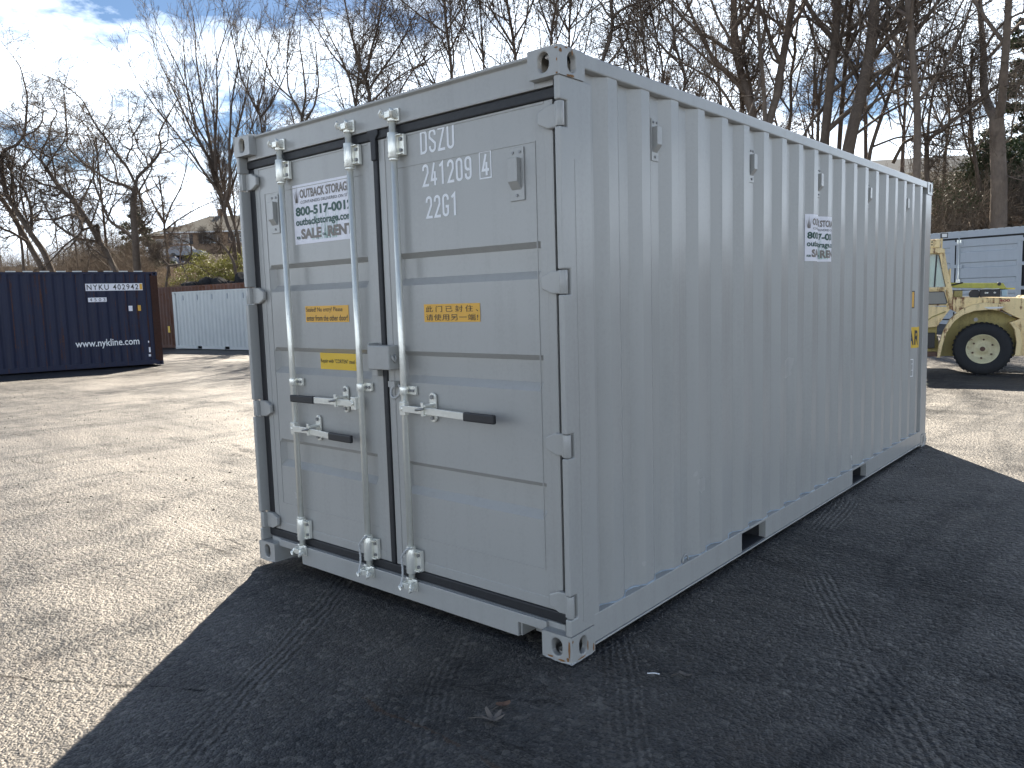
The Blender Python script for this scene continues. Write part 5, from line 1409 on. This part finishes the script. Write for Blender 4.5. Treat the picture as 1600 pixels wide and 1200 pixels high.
M['rock'] = simple('dark_wet_rock', (.04, .041, .043), .95, spec=.05, var=.55, scale=2.5, bumpk=.8)
bl = ['angular dark boulder, leftmost on the bank above the pale container', 'broad dark boulder second from the left above the pale container', 'tall split boulder in the middle of the row above the pale container', 'flat-topped boulder right of the split one', 'large rounded boulder next to the corner of the grey container']
for i, (u, v, w, h) in enumerate(((303, 442, 24, 9), (322, 438, 26, 13), (343, 438, 24, 13), (360, 440, 22, 10), (380, 434, 26, 18), (398, 432, 24, 18), (414, 430, 26, 20))):
    D = 43.3; p = at(u, v + 4, D)
    o = boulder(p, (w / 2 / FPX * D * 1.1, .7, h / 2 / FPX * D * 1.5), 31 + i, M['rock'])
    tag(o, (bl + ['dark boulder hidden just behind the corner of the large grey container', 'dark boulder farthest right in the row, wholly behind the grey container'])[i], 'boulder', 'boulders on the left bank')


# ============================================================ brick house, cars, far houses
M['brick'] = simple('tan_brick', (.26, .175, .115), .85, var=.25, scale=6, bumpk=.2)
M['roof'] = simple('grey_brown_shingle', (.15, .14, .12), .95, var=.2, scale=5, bumpk=.3, spec=.1)
M['trim'] = simple('white_trim', (.75, .75, .73), .5, var=.04)
M['shutter'] = simple('black_shutter', (.02, .022, .028), .6, var=.2)
mg, ntg, bg_ = new_mat('window_glass'); bg_.inputs['Base Color'].default_value = (.05, .06, .07, 1); bg_.inputs['Roughness'].default_value = .06; bg_.inputs['Specular IOR Level'].default_value = 1; M['glass'] = mg

pL = at(236, 396, 95); az = math.atan2(RH[1], RH[0]); zb = 8.0
hs = empty('brick_house', (pL[0], pL[1], zb), az, 'single-storey tan brick house with hipped roof and black shutters on the hill', 'house')
WD = 16.0; DP = 8.5; HE = 2.75
wm = MB(); wm.box(2.0, WD, 0, DP, -2.5, HE); wall = wm.build('wall', M['brick'], hs)
wm = MB(); wm.box(-.6, 1.98, 1.2, DP - 1, -2.5, HE - .25); wm.build('wall', M['brick'], hs)
rf = MB(); e = .5; x0, x1, y0, y1 = 2.0 - e, WD + e, -e, DP + e
rf.add([(x0, y0, HE), (x1, y0, HE), (x1, y1, HE), (x0, y1, HE), (x0 + 4.3, DP / 2, HE + 2.3), (x1 - 4.3, DP / 2, HE + 2.3)], [(0, 1, 5, 4), (1, 2, 5), (2, 3, 4, 5), (3, 0, 4), (0, 3, 2, 1)])
roof = rf.build('roof', M['roof'], hs)
rf = MB(); rf.add([(-1.2, .6, HE - .26), (1.49, .6, HE - .26), (1.49, DP - .5, HE - .26), (-1.2, DP - .5, HE - .26), (.9, DP / 2, HE + 1.1), (1.49, DP / 2, HE + 1.1)], [(0, 1, 5, 4), (1, 2, 5), (2, 3, 4, 5), (3, 0, 4), (0, 3, 2, 1)]); rf.build('roof', M['roof'], hs)
MB().box(1.5, WD + .5, -.52, -.44, HE - .14, HE + .02).build('eaves_board', M['trim'], hs)
ch = MB(); ch.box(6.7, 7.3, DP / 2 + .3, DP / 2 + .9, HE + 1.6, HE + 3.05); ch.box(6.62, 7.38, DP / 2 + .22, DP / 2 + .98, HE + 3.05, HE + 3.2); ch.build('chimney', M['brick'], roof)
for wx, ww, hh_ in ((2.75, 2.0, 1.15), (6.35, 1.9, 1.15), (9.9, 1.6, 1.2), (13.0, 1.6, 1.2)):
    z0 = 1.35; f = MB()
    f.box(wx, wx + ww, -.05, -.001, z0, z0 + .08); f.box(wx, wx + ww, -.05, -.001, z0 + hh_ - .08, z0 + hh_)
    for q in (0, ww / 2 - .04, ww - .08): f.box(wx + q, wx + q + .08, -.048, -.002, z0 + .08, z0 + hh_ - .08)
    f.box(wx + .08, wx + ww - .08, -.04, -.003, z0 + hh_ / 2 - .025, z0 + hh_ / 2 + .025)
    w_ = f.build('window', M['trim'], hs)
    for a, b in ((.08, ww / 2 - .04), (ww / 2 + .04, ww - .08)): MB().box(wx + a + .002, wx + b - .002, -.03, -.01, z0 + .082, z0 + hh_ - .082).build('pane', M['glass'], w_)
    for q in (-.44, ww + .04): MB().box(wx + q, wx + q + .40, -.06, -.002, z0 - .03, z0 + hh_ + .03).build('shutter', M['shutter'], hs)
f = MB(); f.box(.15, 1.3, 1.15, 1.199, -.2, 2.1); f.build('window', M['trim'], hs); MB().box(.25, 1.2, 1.12, 1.15, .9, 2.0).build('pane', M['glass'], hs)
MB().box(1.55, 1.75, 1.1, 1.2, -2.0, 2.3).build('downpipe', M['trim'], hs)


def carmat(n, c): return simple(n, c, .25, var=.05, spec=.8)


def far_car(u, D, az_, label, mat, L=4.6, Hc=1.65):
    p = at(u, 480, D); z = gz1(p[0], p[1]); c = empty('parked_car', (p[0], p[1], z), az_, label, 'car', None)
    prof = [(-L / 2, .35), (-L / 2, .95), (-L / 2 + .25, 1.02), (-L / 2 + .75, Hc - .05), (-L / 2 + 1.3, Hc), (.5, Hc), (L / 2 - 1.25, 1.05), (L / 2 - .2, .85), (L / 2, .6), (L / 2, .35)]
    MB().prism(prof, -.85, .85, 'y').build('body', mat, c, bevel=.06)
    for y0, y1 in ((-.862, -.852), (.852, .862)):
        for x0, x1 in ((-L / 2 + .85, -.65), (-.55, .42)): MB().prism([(x0, 1.06), (x0 + .22 if x0 < -1 else x0, Hc - .12), (x1, Hc - .12), (x1 + (.35 if x1 > 0 else 0), 1.06)], y0, y1, 'y').build('window', M['glass'], c)
    for wx in (-L / 2 + .85, L / 2 - .9):
        for wy in (-.78, .78):
            o = MB().cyl((wx, wy - .1, .33), (wx, wy + .1, .33), .33, 18).build('wheel', M['black'], c)
    return c


far_car(246, 86, az + .12, 'pale silver car parked nearest the left end of the brick house', carmat('silver_car_paint', (.38, .40, .42)), 4.7, 1.75)
far_car(276, 88, az + .1, 'blue car parked to the right of the pale silver one', carmat('blue_car_paint', (.04, .06, .12)), 4.3, 1.45)
far_car(298, 90, az + .1, 'grey car mostly hidden by the dry brush before the house', carmat('grey_car_paint', (.18, .20, .24)), 4.2, 1.45)


def far_house(u, D, z, rot, w, d, h, rh, label, wallm, roofm):
    p = at(u, 480, D); c = empty('house', (p[0], p[1], z), rot, label, 'house')
    MB().box(-w / 2, w / 2, -d / 2, d / 2, -3, h).build('wall', wallm, c)
    m = MB(); m.prism([(-d / 2 - .4, h), (0, h + rh), (d / 2 + .4, h), (d / 2 + .4, h - .15), (-d / 2 - .4, h - .15)], -w / 2 - .3, w / 2 + .3, 'x'); m.build('roof', roofm, c)
    MB().prism([(-d / 2, h - .001), (d / 2, h - .001), (0, h + rh - .15)], -w / 2, w / 2, 'x').build('gable', wallm, c)
    for x in (-w * .25, w * .25):
        for zz in (.9, h - 1.5):
            f = MB().box(x - .5, x + .5, -d / 2 - .05, -d / 2 - .001, zz, zz + 1.3).build('window', M['trim'], c)
            MB().box(x - .42, x + .42, -d / 2 - .06, -d / 2 - .051, zz + .08, zz + 1.22).build('pane', M['glass'], f)
    for y in (-d * .22, d * .22):
        f = MB().box(-w / 2 - .05, -w / 2 - .001, y - .5, y + .5, h - 1.6, h - .3).build('window', M['trim'], c)
        MB().box(-w / 2 - .06, -w / 2 - .051, y - .42, y + .42, h - 1.52, h - .38).build('pane', M['glass'], f)
    return c


M['siding'] = simple('pale_blue_siding', (.50, .56, .60), .6, var=.05, scale=2)
M['roof_dark'] = simple('dark_grey_shingle', (.10, .105, .11), .85, var=.2, scale=5)
M['siding_tan'] = simple('tan_siding', (.36, .32, .26), .7, var=.08, scale=2)
far_house(1602, 60, 8.3, az + 1.35, 9, 7, 2.9, 1.8, 'pale blue gabled house half hidden by the evergreens at the right edge', M['siding'], M['roof_dark'])
far_house(1492, 64, 6.4, az + .1, 9, 7, 2.6, 1.7, 'low tan house with grey roof seen through the branches right of the far corner', M['siding_tan'], M['roof'])
far_house(1412, 70, 8.2, az - .2, 9, 7, 2.6, 2.0, 'dark-roofed house barely showing above the far end of the container', M['siding_tan'], M['roof_dark'])


# ============================================================ yellow tractor
def tractor():
    ox = np.array([-.77, 13.51]); Xd = np.array([.977, .218]); Xd /= np.linalg.norm(Xd)
    gz_ = 0.0
    t = empty('yard_tractor', (ox[0], ox[1], gz_), math.atan2(Xd[1], Xd[0]), 'weathered pale yellow industrial tractor with open engine deck and rusty rim', 'tractor')
    Y = M['mach']; YD = M['mach_dark']
    # local: x right, y away from the camera, z up
    # wheels: tyre, rim, nuts
    for wx, wy, nm in ((-.03, 0, 1), (-2.25, .02, 1), (-.03, 1.45, 0), (-2.25, 1.45, 0)):
        R = .46; prof = [(.245, -.12), (.27, -.145), (.36, -.155), (.43, -.14), (.458, -.10), (.46, 0), (.458, .10), (.43, .14), (.36, .155), (.27, .145), (.245, .12)]
        m = MB(); n = 48; vs = []; k = len(prof)
        for i in range(n):
            a = 2 * math.pi * i / n
            for r, y in prof: vs.append((wx + r * math.cos(a), wy + y, .462 + r * math.sin(a)))
        m.add(vs, [(i * k + j, i * k + j + 1, ((i + 1) % n) * k + j + 1, ((i + 1) % n) * k + j) for i in range(n) for j in range(k - 1)], True)
        w = m.build('wheel', M['tyre'], t)
        s = -1 if wy < 1 else 1
        lug = MB()
        for i in range(36):
            a = 2 * math.pi * i / 36; da = .055
            for sd in (-1, 1):
                y0, y1 = sorted((sd * .02 + wy, sd * .135 + wy)); p = []
                for rr in (.452, .472):
                    for yy_, aa in ((y0, a), (y0, a + da), (y1, a + da * .5), (y1, a + da * 1.5)): p.append((wx + rr * math.cos(aa), yy_, .462 + rr * math.sin(aa)))
                lug.add(p, [(0, 1, 3, 2), (4, 6, 7, 5), (0, 4, 5, 1), (1, 5, 7, 3), (3, 7, 6, 2), (2, 6, 4, 0)])
        tag(lug.build('tread', M['tyre'], w), kind='stuff')
        rim = MB(); vs = []; pr = [(.262, -.135), (.25, -.14), (.235, -.10), (.205, -.095), (.195, -.075), (.09, -.062), (.075, -.09), (.055, -.10), (.001, -.10)]; k = len(pr)
        for i in range(n):
            a = 2 * math.pi * i / n
            for r, y in pr: vs.append((wx + r * math.cos(a), wy + s * -y if s > 0 else wy + y, .462 + r * math.sin(a)))
        rim.add(vs, [(i * k + j, i * k + j + 1, ((i + 1) % n) * k + j + 1, ((i + 1) % n) * k + j) for i in range(n) for j in range(k - 1)], True)
        rim.build('rim', M['rim'], w)
        if s < 0:
            for i in range(6):
                a = math.radians(25 + 60 * i); cx, cz = wx + .165 * math.cos(a), .462 + .165 * math.sin(a)
                nt_ = MB().cyl((cx, wy - .058, cz), (cx, wy - .095, cz), .018, 6); nt_.cyl((cx, wy - .056, cz), (cx, wy - .064, cz), .030, 12); nt_.build('wheel_nut', M['rustm'], w)
            MB().cyl((wx, wy - .098, .462), (wx, wy - .118, .462), .042, 16).build('hub_cap', M['rustm'], w)
    # flared fender: band between the outer and inner arcs
    out = [(-.74, .31), (-.72, .51), (-.65, .78), (-.55, .99), (-.39, 1.16), (-.2, 1.25), (0, 1.28), (.26, 1.24)]
    inn = [(-.69, .31), (-.66, .51), (-.6, .75), (-.48, .96), (-.35, 1.07), (-.17, 1.14), (.07, 1.155), (.22, 1.13)]
    m = MB(); n = len(out); vs = []
    for (a, b), (c, d) in zip(out, inn): vs += [(a, -.16, b), (c, -.17, d), (c, .12, d), (a, .12, b + .01)]
    fs = []
    for i in range(n - 1):
        for j in range(4): fs.append((i * 4 + j, i * 4 + (j + 1) % 4, (i + 1) * 4 + (j + 1) % 4, (i + 1) * 4 + j))
    fs += [(0, 1, 2, 3), tuple((n - 1) * 4 + j for j in (3, 2, 1, 0))]; m.add(vs, fs, False); m.build('fender', Y, t, bevel=.008)
    # inner wheel arch wall
    arch = inn + [(.33, 1.07), (.47, .98), (.47, .5), (.47, .31)]
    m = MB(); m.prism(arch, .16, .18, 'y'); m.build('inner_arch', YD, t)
    m = MB(); vs = []
    for a, b in arch[1:-2]: vs += [(a, -.05, b), (a, .162, b)]
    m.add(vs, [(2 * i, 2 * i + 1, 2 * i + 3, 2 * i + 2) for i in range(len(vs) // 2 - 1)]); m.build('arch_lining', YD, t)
    MB().cyl((-.14, .155, .975), (-.14, .12, .975), .035, 12).build('lamp_socket', M['galv_dark'], t)
    # body side above the arch and counterweight behind the wheel
    arcs = [(.30, 1.10), (.44, .95), (.47, .58), (.46, .34)]
    side = [(-.60, 1.20), (-.50, 1.385), (.57, 1.345), (.60, 1.38), (1.15, 1.37), (1.30, 1.2), (1.30, .34), (.455, .34), (.475, .58), (.44, .80), (.36, .92), (.52, .985), (.36, 1.07), (.22, 1.165), (-.0, 1.19), (-.2, 1.17), (-.39, 1.08)]
    m = MB(); m.prism(side, -.06, 1.5, 'y'); m.build('body', Y, t, bevel=.01)
    m = MB(); m.prism([(.455, .34), (.475, .58), (.44, .80), (.36, .93), (.40, .94), (.52, .80), (.555, .58), (.545, .34)], -.13, -.061, 'y'); m.build('arch_edge', Y, t, bevel=.01)
    # chassis between the wheels
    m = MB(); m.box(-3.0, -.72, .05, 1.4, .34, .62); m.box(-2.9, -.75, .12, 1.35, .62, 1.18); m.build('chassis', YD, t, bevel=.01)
    m = MB(); m.box(-1.02, -.74, -.13, .12, .32, .40); m.build('step', M['rustm'], t, bevel=.005)
    MB().box(-1.05, -.78, -.10, .05, .47, .75).build('battery_box', M['black'], t, bevel=.01)
    # quarter panel between cab and fender
    m = MB(); m.prism([(-1.25, 1.26), (-.52, 1.21), (-.60, 1.10), (-.75, .86), (-1.25, .80)], -.03, .01, 'y'); m.build('side_panel', Y, t, bevel=.006)
    # second arch line behind
    pts = [(-.98, .88), (-.93, .96), (-.83, 1.04), (-.72, 1.09), (-.62, 1.13)]; MB().tube([(a, -.035, b) for a, b in pts], .012, 6).build('panel_seam', YD, t)
    # cab
    cw0, cw1 = .0, 1.45
    for y in (cw0, cw1):
        cab = MB()
        cab.prism([(-.75, 2.19), (-.66, 2.19), (-.60, 1.85), (-.53, 1.54), (-.47, 1.21), (-.55, 1.21), (-.62, 1.54), (-.69, 1.85)], y - .03, y + .03, 'y')
        cab.prism([(-1.95, 1.20), (-1.88, 1.20), (-1.80, 2.19), (-1.88, 2.19)], y - .03, y + .03, 'y')
        cab.box(-1.879, -.625, y - .028, y + .028, 1.525, 1.575)
        cab.build('cab_pillar', Y, t, bevel=.006)
    m = MB(); m.prism([(-2.0, 2.18), (-.66, 2.18), (-.66, 2.25), (-.72, 2.28), (-1.95, 2.28)], -.06, 1.51, 'y'); m.build('cab_roof', Y, t, bevel=.012)
    m = MB(); m.box(-1.10, -.74, .0, .9, 2.282, 2.44); rb_ = m.build('roof_box', Y, t, bevel=.02)
    for z in (2.34, 2.39): MB().cyl((-.87, -.001, z), (-.87, -.012, z), .013, 8).build('box_hole', M['black'], rb_)
    m = MB(); m.box(-.735, -.70, .02, .07, 2.28, 2.50); m.build('lamp_post', Y, t)
    m = MB(); m.box(-.74, -.62, .0, .05, 2.45, 2.54); lp = m.build('work_lamp', M['black'], t, bevel=.006)
    MB().box(-.715, -.635, -.006, -.001, 2.465, 2.525).build('lens', M['trim'], lp)
    # glazing with black seal, upper and lower
    for y in (cw0, cw1):
        m = MB(); m.prism([(-1.79, 2.17), (-.755, 2.17), (-.635, 1.60), (-.625, 1.58), (-1.86, 1.58)], y - .004, y + .004, 'y'); gl = m.build('side_window', M['cabglass'], t)
        MB().prism([(-.80, 2.17), (-.775, 2.17), (-.80, 1.58), (-.825, 1.58)], y - .012, y + .012, 'y').build('window_seal', M['black'], gl)
        MB().tube([(-.757, y - .01, 2.165), (-.632, y - .01, 1.585)], .008, 6).build('window_seal', M['black'], gl)
        m = MB(); m.prism([(-1.86, 1.52), (-.64, 1.52), (-.575, 1.27), (-.60, 1.24), (-1.88, 1.24)], y - .02, y + .02, 'y'); dl_ = m.build('door', Y, t, bevel=.004)
        m = MB(); m.prism([(-1.83, 1.492), (-.655, 1.492), (-.60, 1.285), (-.62, 1.268), (-1.85, 1.268)], y - .024, y - .021, 'y'); m.build('door_glass', M['lowglass'], dl_)
        rim_ = [(-1.83, 1.492), (-.655, 1.492), (-.60, 1.285), (-.62, 1.268), (-1.85, 1.268), (-1.83, 1.492)]
        MB().tube([(a, y - .026, b) for a, b in rim_], .009, 6).build('window_seal', M['black'], dl_)
    MB().cyl((-.635, -.03, 1.545), (-.635, -.06, 1.545), .025, 12).build('pillar_bolt', Y, t)
    m = MB(); m.box(-.575, -.555, .03, 1.42, 1.25, 1.9); m.build('cab_rear_bar', Y, t)
    m = MB(); m.box(-1.5, -1.1, .4, 1.0, 1.2, 1.75); m.build('seat', M['black'], t, bevel=.05)
    # engine deck: yellow lift beam, struts, battery, jar
    m = MB(); m.prism([(-.56, 1.655), (-.40, 1.64), (.26, 1.615), (.31, 1.53), (.28, 1.51), (-.56, 1.56)], .10, .26, 'y'); m.build('lift_beam', M['mach_lime'], t, bevel=.01)
    MB().tube([(-.56, .08, 1.60), (-.36, .08, 1.645)], .012, 8).build('hydraulic_hose', M['black'], t)
    MB().cyl((.20, .08, 1.60), (.20, .28, 1.60), .030, 14).build('beam_pivot', M['black'], t)
    MB().box(-.54, .34, .12, .24, 1.500, 1.512).build('beam_gap_shade', M['black'], t)  # black strip painted in for the shade of the gap below the beam
    MB().tube([(.27, .12, 1.56), (.30, .12, 1.52), (.44, .12, 1.512)], .014, 8).build('rod_end', M['mach_lime'], t)
    MB().box(-.50, -.36, .1, .5, 1.386, 1.50).build('engine_bracket', M['mach_dark'], t, bevel=.01)
    m = MB(); m.cyl((-.17, .12, 1.43), (-.17, .42, 1.43), .085, 18); m.build('air_filter', M['black'], t)
    b = MB(); b.box(-.09, .22, .05, .30, 1.375, 1.505); bt = b.build('battery', M['black'], t, bevel=.006)
    for u_, w_ in ((-.005, .018), (.025, .012), (.13, .016), (.145, .010)): MB().cyl((u_, .048, 1.45 + .3 * (w_ - .014)), (u_, .044, 1.45), w_, 8).build('terminal', M['galv'], bt)
    MB().tube([(-.08, .06, 1.515), (0, .06, 1.53), (.1, .06, 1.515), (.2, .06, 1.52)], .008, 6).build('strap', M['galv'], bt)
    MB().box(.235, .325, .08, .2, 1.385, 1.50).build('coolant_jar', M['jar'], t, bevel=.01)
    lettering('400', .20, .36, 1.285, 1.335, lambda s, q: (s, -.0625, q), M['redink'], t, .03)
    # worn places
    m = MB(); m.prism([(-.04, 1.205), (.28, 1.205), (.22, 1.175), (.03, 1.17)], -.172, -.166, 'y'); m.build('worn_patch', M['trim'], t)
    return t


M['mach'] = paint_mat('faded_yellow_machine_paint', (.86, .67, .35), .5, dirt=(.20, .14, .08), dirt_amt=.5, rust=.40, streak=.5, wav=.3, rusty=(.12, .05, .025))
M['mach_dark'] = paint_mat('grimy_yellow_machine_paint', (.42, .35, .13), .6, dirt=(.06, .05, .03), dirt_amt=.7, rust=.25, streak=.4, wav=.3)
M['mach_lime'] = paint_mat('lime_yellow_paint', (.48, .46, .08), .45, dirt=(.1, .08, .04), dirt_amt=.5)
M['rim'] = paint_mat('pale_yellow_rim_paint', (.62, .57, .36), .5, dirt=(.2, .12, .07), dirt_amt=.4, rust=.22, streak=.0, rusty=(.12, .05, .03))
M['tyre'] = simple('black_tyre_rubber', (.018, .019, .022), .8, var=.4, scale=14, bumpk=.2)
M['rustm'] = simple('brown_rusted_metal', (.12, .07, .05), .8, var=.5, scale=20)
M['jar'] = simple('blue_white_plastic', (.35, .48, .55), .4, var=.1)
M['redink'] = simple('faded_red_print', (.30, .06, .05), .5, var=.2)
mg, ntg, b_ = new_mat('cab_glass'); b_.inputs['Base Color'].default_value = (.85, .92, .88, 1); b_.inputs['Roughness'].default_value = .02; b_.inputs['Transmission Weight'].default_value = .0
gt = ntg.nodes.new('ShaderNodeBsdfTransparent'); gt.inputs[0].default_value = (.86, .92, .88, 1); mx_ = ntg.nodes.new('ShaderNodeMixShader'); mx_.inputs[0].default_value = .72
ntg.links.new(b_.outputs[0], mx_.inputs[1]); ntg.links.new(gt.outputs[0], mx_.inputs[2]); ntg.links.new(mx_.outputs[0], ntg.nodes['Material Output'].inputs[0]); M['cabglass'] = mg
mg, ntg, b_ = new_mat('grey_dirty_glass'); b_.inputs['Base Color'].default_value = (.22, .22, .20, 1); b_.inputs['Roughness'].default_value = .2; M['lowglass'] = mg
tractor()

# ============================================================ small things on the ground
# pebbles and crushed stone, near the camera
g = np.random.default_rng(5)
n = 26000
xy = np.c_[g.uniform(-7, 5, n), g.uniform(-2.3, 9, n)]; dcam = np.hypot(xy[:, 0] - CAM[0], xy[:, 1] - CAM[1])
ne = 5000; e_ = np.r_[np.c_[g.uniform(-2.5, .03, ne // 2), -np.abs(g.normal(size=ne // 2)) * .05 + .03], np.c_[np.abs(g.normal(size=ne // 2)) * .05 - .03, g.uniform(0, 6.1, ne // 2)]]
keep = (g.random(n) < np.clip(3.2 / dcam, 0, 1) ** 1.3) & ~((xy[:, 0] < .02) & (xy[:, 0] > -2.45) & (xy[:, 1] > -.01) & (xy[:, 1] < 6.1)); xy = np.r_[xy[keep], e_]; n = len(xy)
oc = np.array([(1, 0, 0), (0, 1, 0), (-1, 0, 0), (0, -1, 0), (0, 0, 1), (0, 0, -1)], float); of = np.array([(0, 1, 4), (1, 2, 4), (2, 3, 4), (3, 0, 4), (1, 0, 5), (2, 1, 5), (3, 2, 5), (0, 3, 5)])
s = .0016 + .0042 * g.random(n) ** 4; V = oc[None] * (1 + .35 * g.normal(size=(n, 6, 1))) * s[:, None, None] * np.array([1, 1, .6]); a = g.random(n) * 6.28
R = np.zeros((n, 3, 3)); R[:, 0, 0] = np.cos(a); R[:, 0, 1] = -np.sin(a); R[:, 1, 0] = np.sin(a); R[:, 1, 1] = np.cos(a); R[:, 2, 2] = 1
V = np.einsum('nij,nkj->nki', R, V)
zz = gz(xy[:, 0], xy[:, 1]); near = np.exp(-((xy[:, 0] + 1.2) ** 2 + (xy[:, 1] - 3) ** 2) / 900); zz = zz - near * .005 * (1 + lump(xy[:, 0] * .8, xy[:, 1] * .8) / 1.6) - .001
V = V + np.c_[xy, zz + s * .3][:, None, :]
# coarser stones farther out over the sunlit yard
M['stone'] = simple('crushed_stone', (.10, .095, .088), .8, var=.9, scale=55)
pb_ = np_mesh('gravel', V.reshape(-1, 3), (of[None] + 6 * np.arange(n)[:, None, None]).reshape(-1, 3), M['stone'], smooth=False, kind='stuff'); tag(pb_, 'fine loose stones scattered over the asphalt yard', 'gravel')

n2 = 14000; xy2 = np.c_[g.uniform(-20, -2.6, n2), g.uniform(-3, 16, n2)]
s2 = .004 + .012 * g.random(n2) ** 5; V2 = oc[None] * (1 + .35 * g.normal(size=(n2, 6, 1))) * s2[:, None, None] * np.array([1, 1, .6])
z2 = gz(xy2[:, 0], xy2[:, 1]) - .006; V2 = V2 + np.c_[xy2, z2][:, None, :]
pb2 = np_mesh('gravel', V2.reshape(-1, 3), (of[None] + 6 * np.arange(n2)[:, None, None]).reshape(-1, 3), M['stone'], smooth=False, kind='stuff'); tag(pb2, 'coarser loose stones on the sunlit part of the yard', 'gravel')


def leaf(x, y, rot, L, W, lobes, mat, label, curl=.3, star=False):
    z = float(gz1(x, y)) - .004; m = MB(); n = 26; pts = []
    for i in range(n):
        a = 2 * math.pi * i / n
        if star: r = .30 + .70 * abs(math.cos(lobes * a / 2)) ** 2.2
        else: r = 1
        px_, py_ = L / 2 * r * math.cos(a), W / 2 * r * math.sin(a)
        h = curl * (px_ * px_ + py_ * py_) / L * 2.2 + curl * .25 * L * math.sin(3 * a + 1) * r * .3
        pts.append((px_, py_, h + .006))
    vs = [(0, 0, .004)] + pts; vs2 = [(p[0], p[1], p[2] - .0008) for p in vs]
    m.add(vs, [(0, i + 1, (i + 1) % n + 1) for i in range(n)]); m.add(vs2, [(0, (i + 1) % n + 1, i + 1) for i in range(n)])
    o = m.build('fallen_leaf', mat)
    MB().tube([(-L * .1, 0, .006), (-L * .5, -.01, .008), (-L * .85, -.02, .003)], .0012, 5).build('stalk', M['leafdry'], o)
    o.location = (x, y, z); o.rotation_euler = (0, 0, rot); tag(o, label, 'leaf'); return o


M['leafdry'] = simple('dry_brown_leaf', (.20, .165, .135), .8, var=.3, scale=60)
M['leaftan'] = simple('reddish_dry_leaf', (.20, .11, .07), .8, var=.3, scale=60)
leaf(.02, -.535, .3, .11, .10, 5, M['leafdry'], 'curled star-shaped dry leaf on the dark asphalt in the foreground', .5, True)
leaf(-.02, -.43, 1.0, .060, .035, 3, M['leaftan'], 'small reddish dry leaf just behind the star-shaped leaf', .3)
leaf(.43, .215, .2, .060, .022, 3, M['leafdry'], 'narrow brown leaf right of the near bottom corner of the container', .3)
o = MB().tube([(.30, .125, .003), (.325, .14, .006), (.345, .15, .003)], .0025, 6).build('twig', M['text_white']); tag(o, 'tiny pale splinter lying left of the narrow brown leaf', 'twig')
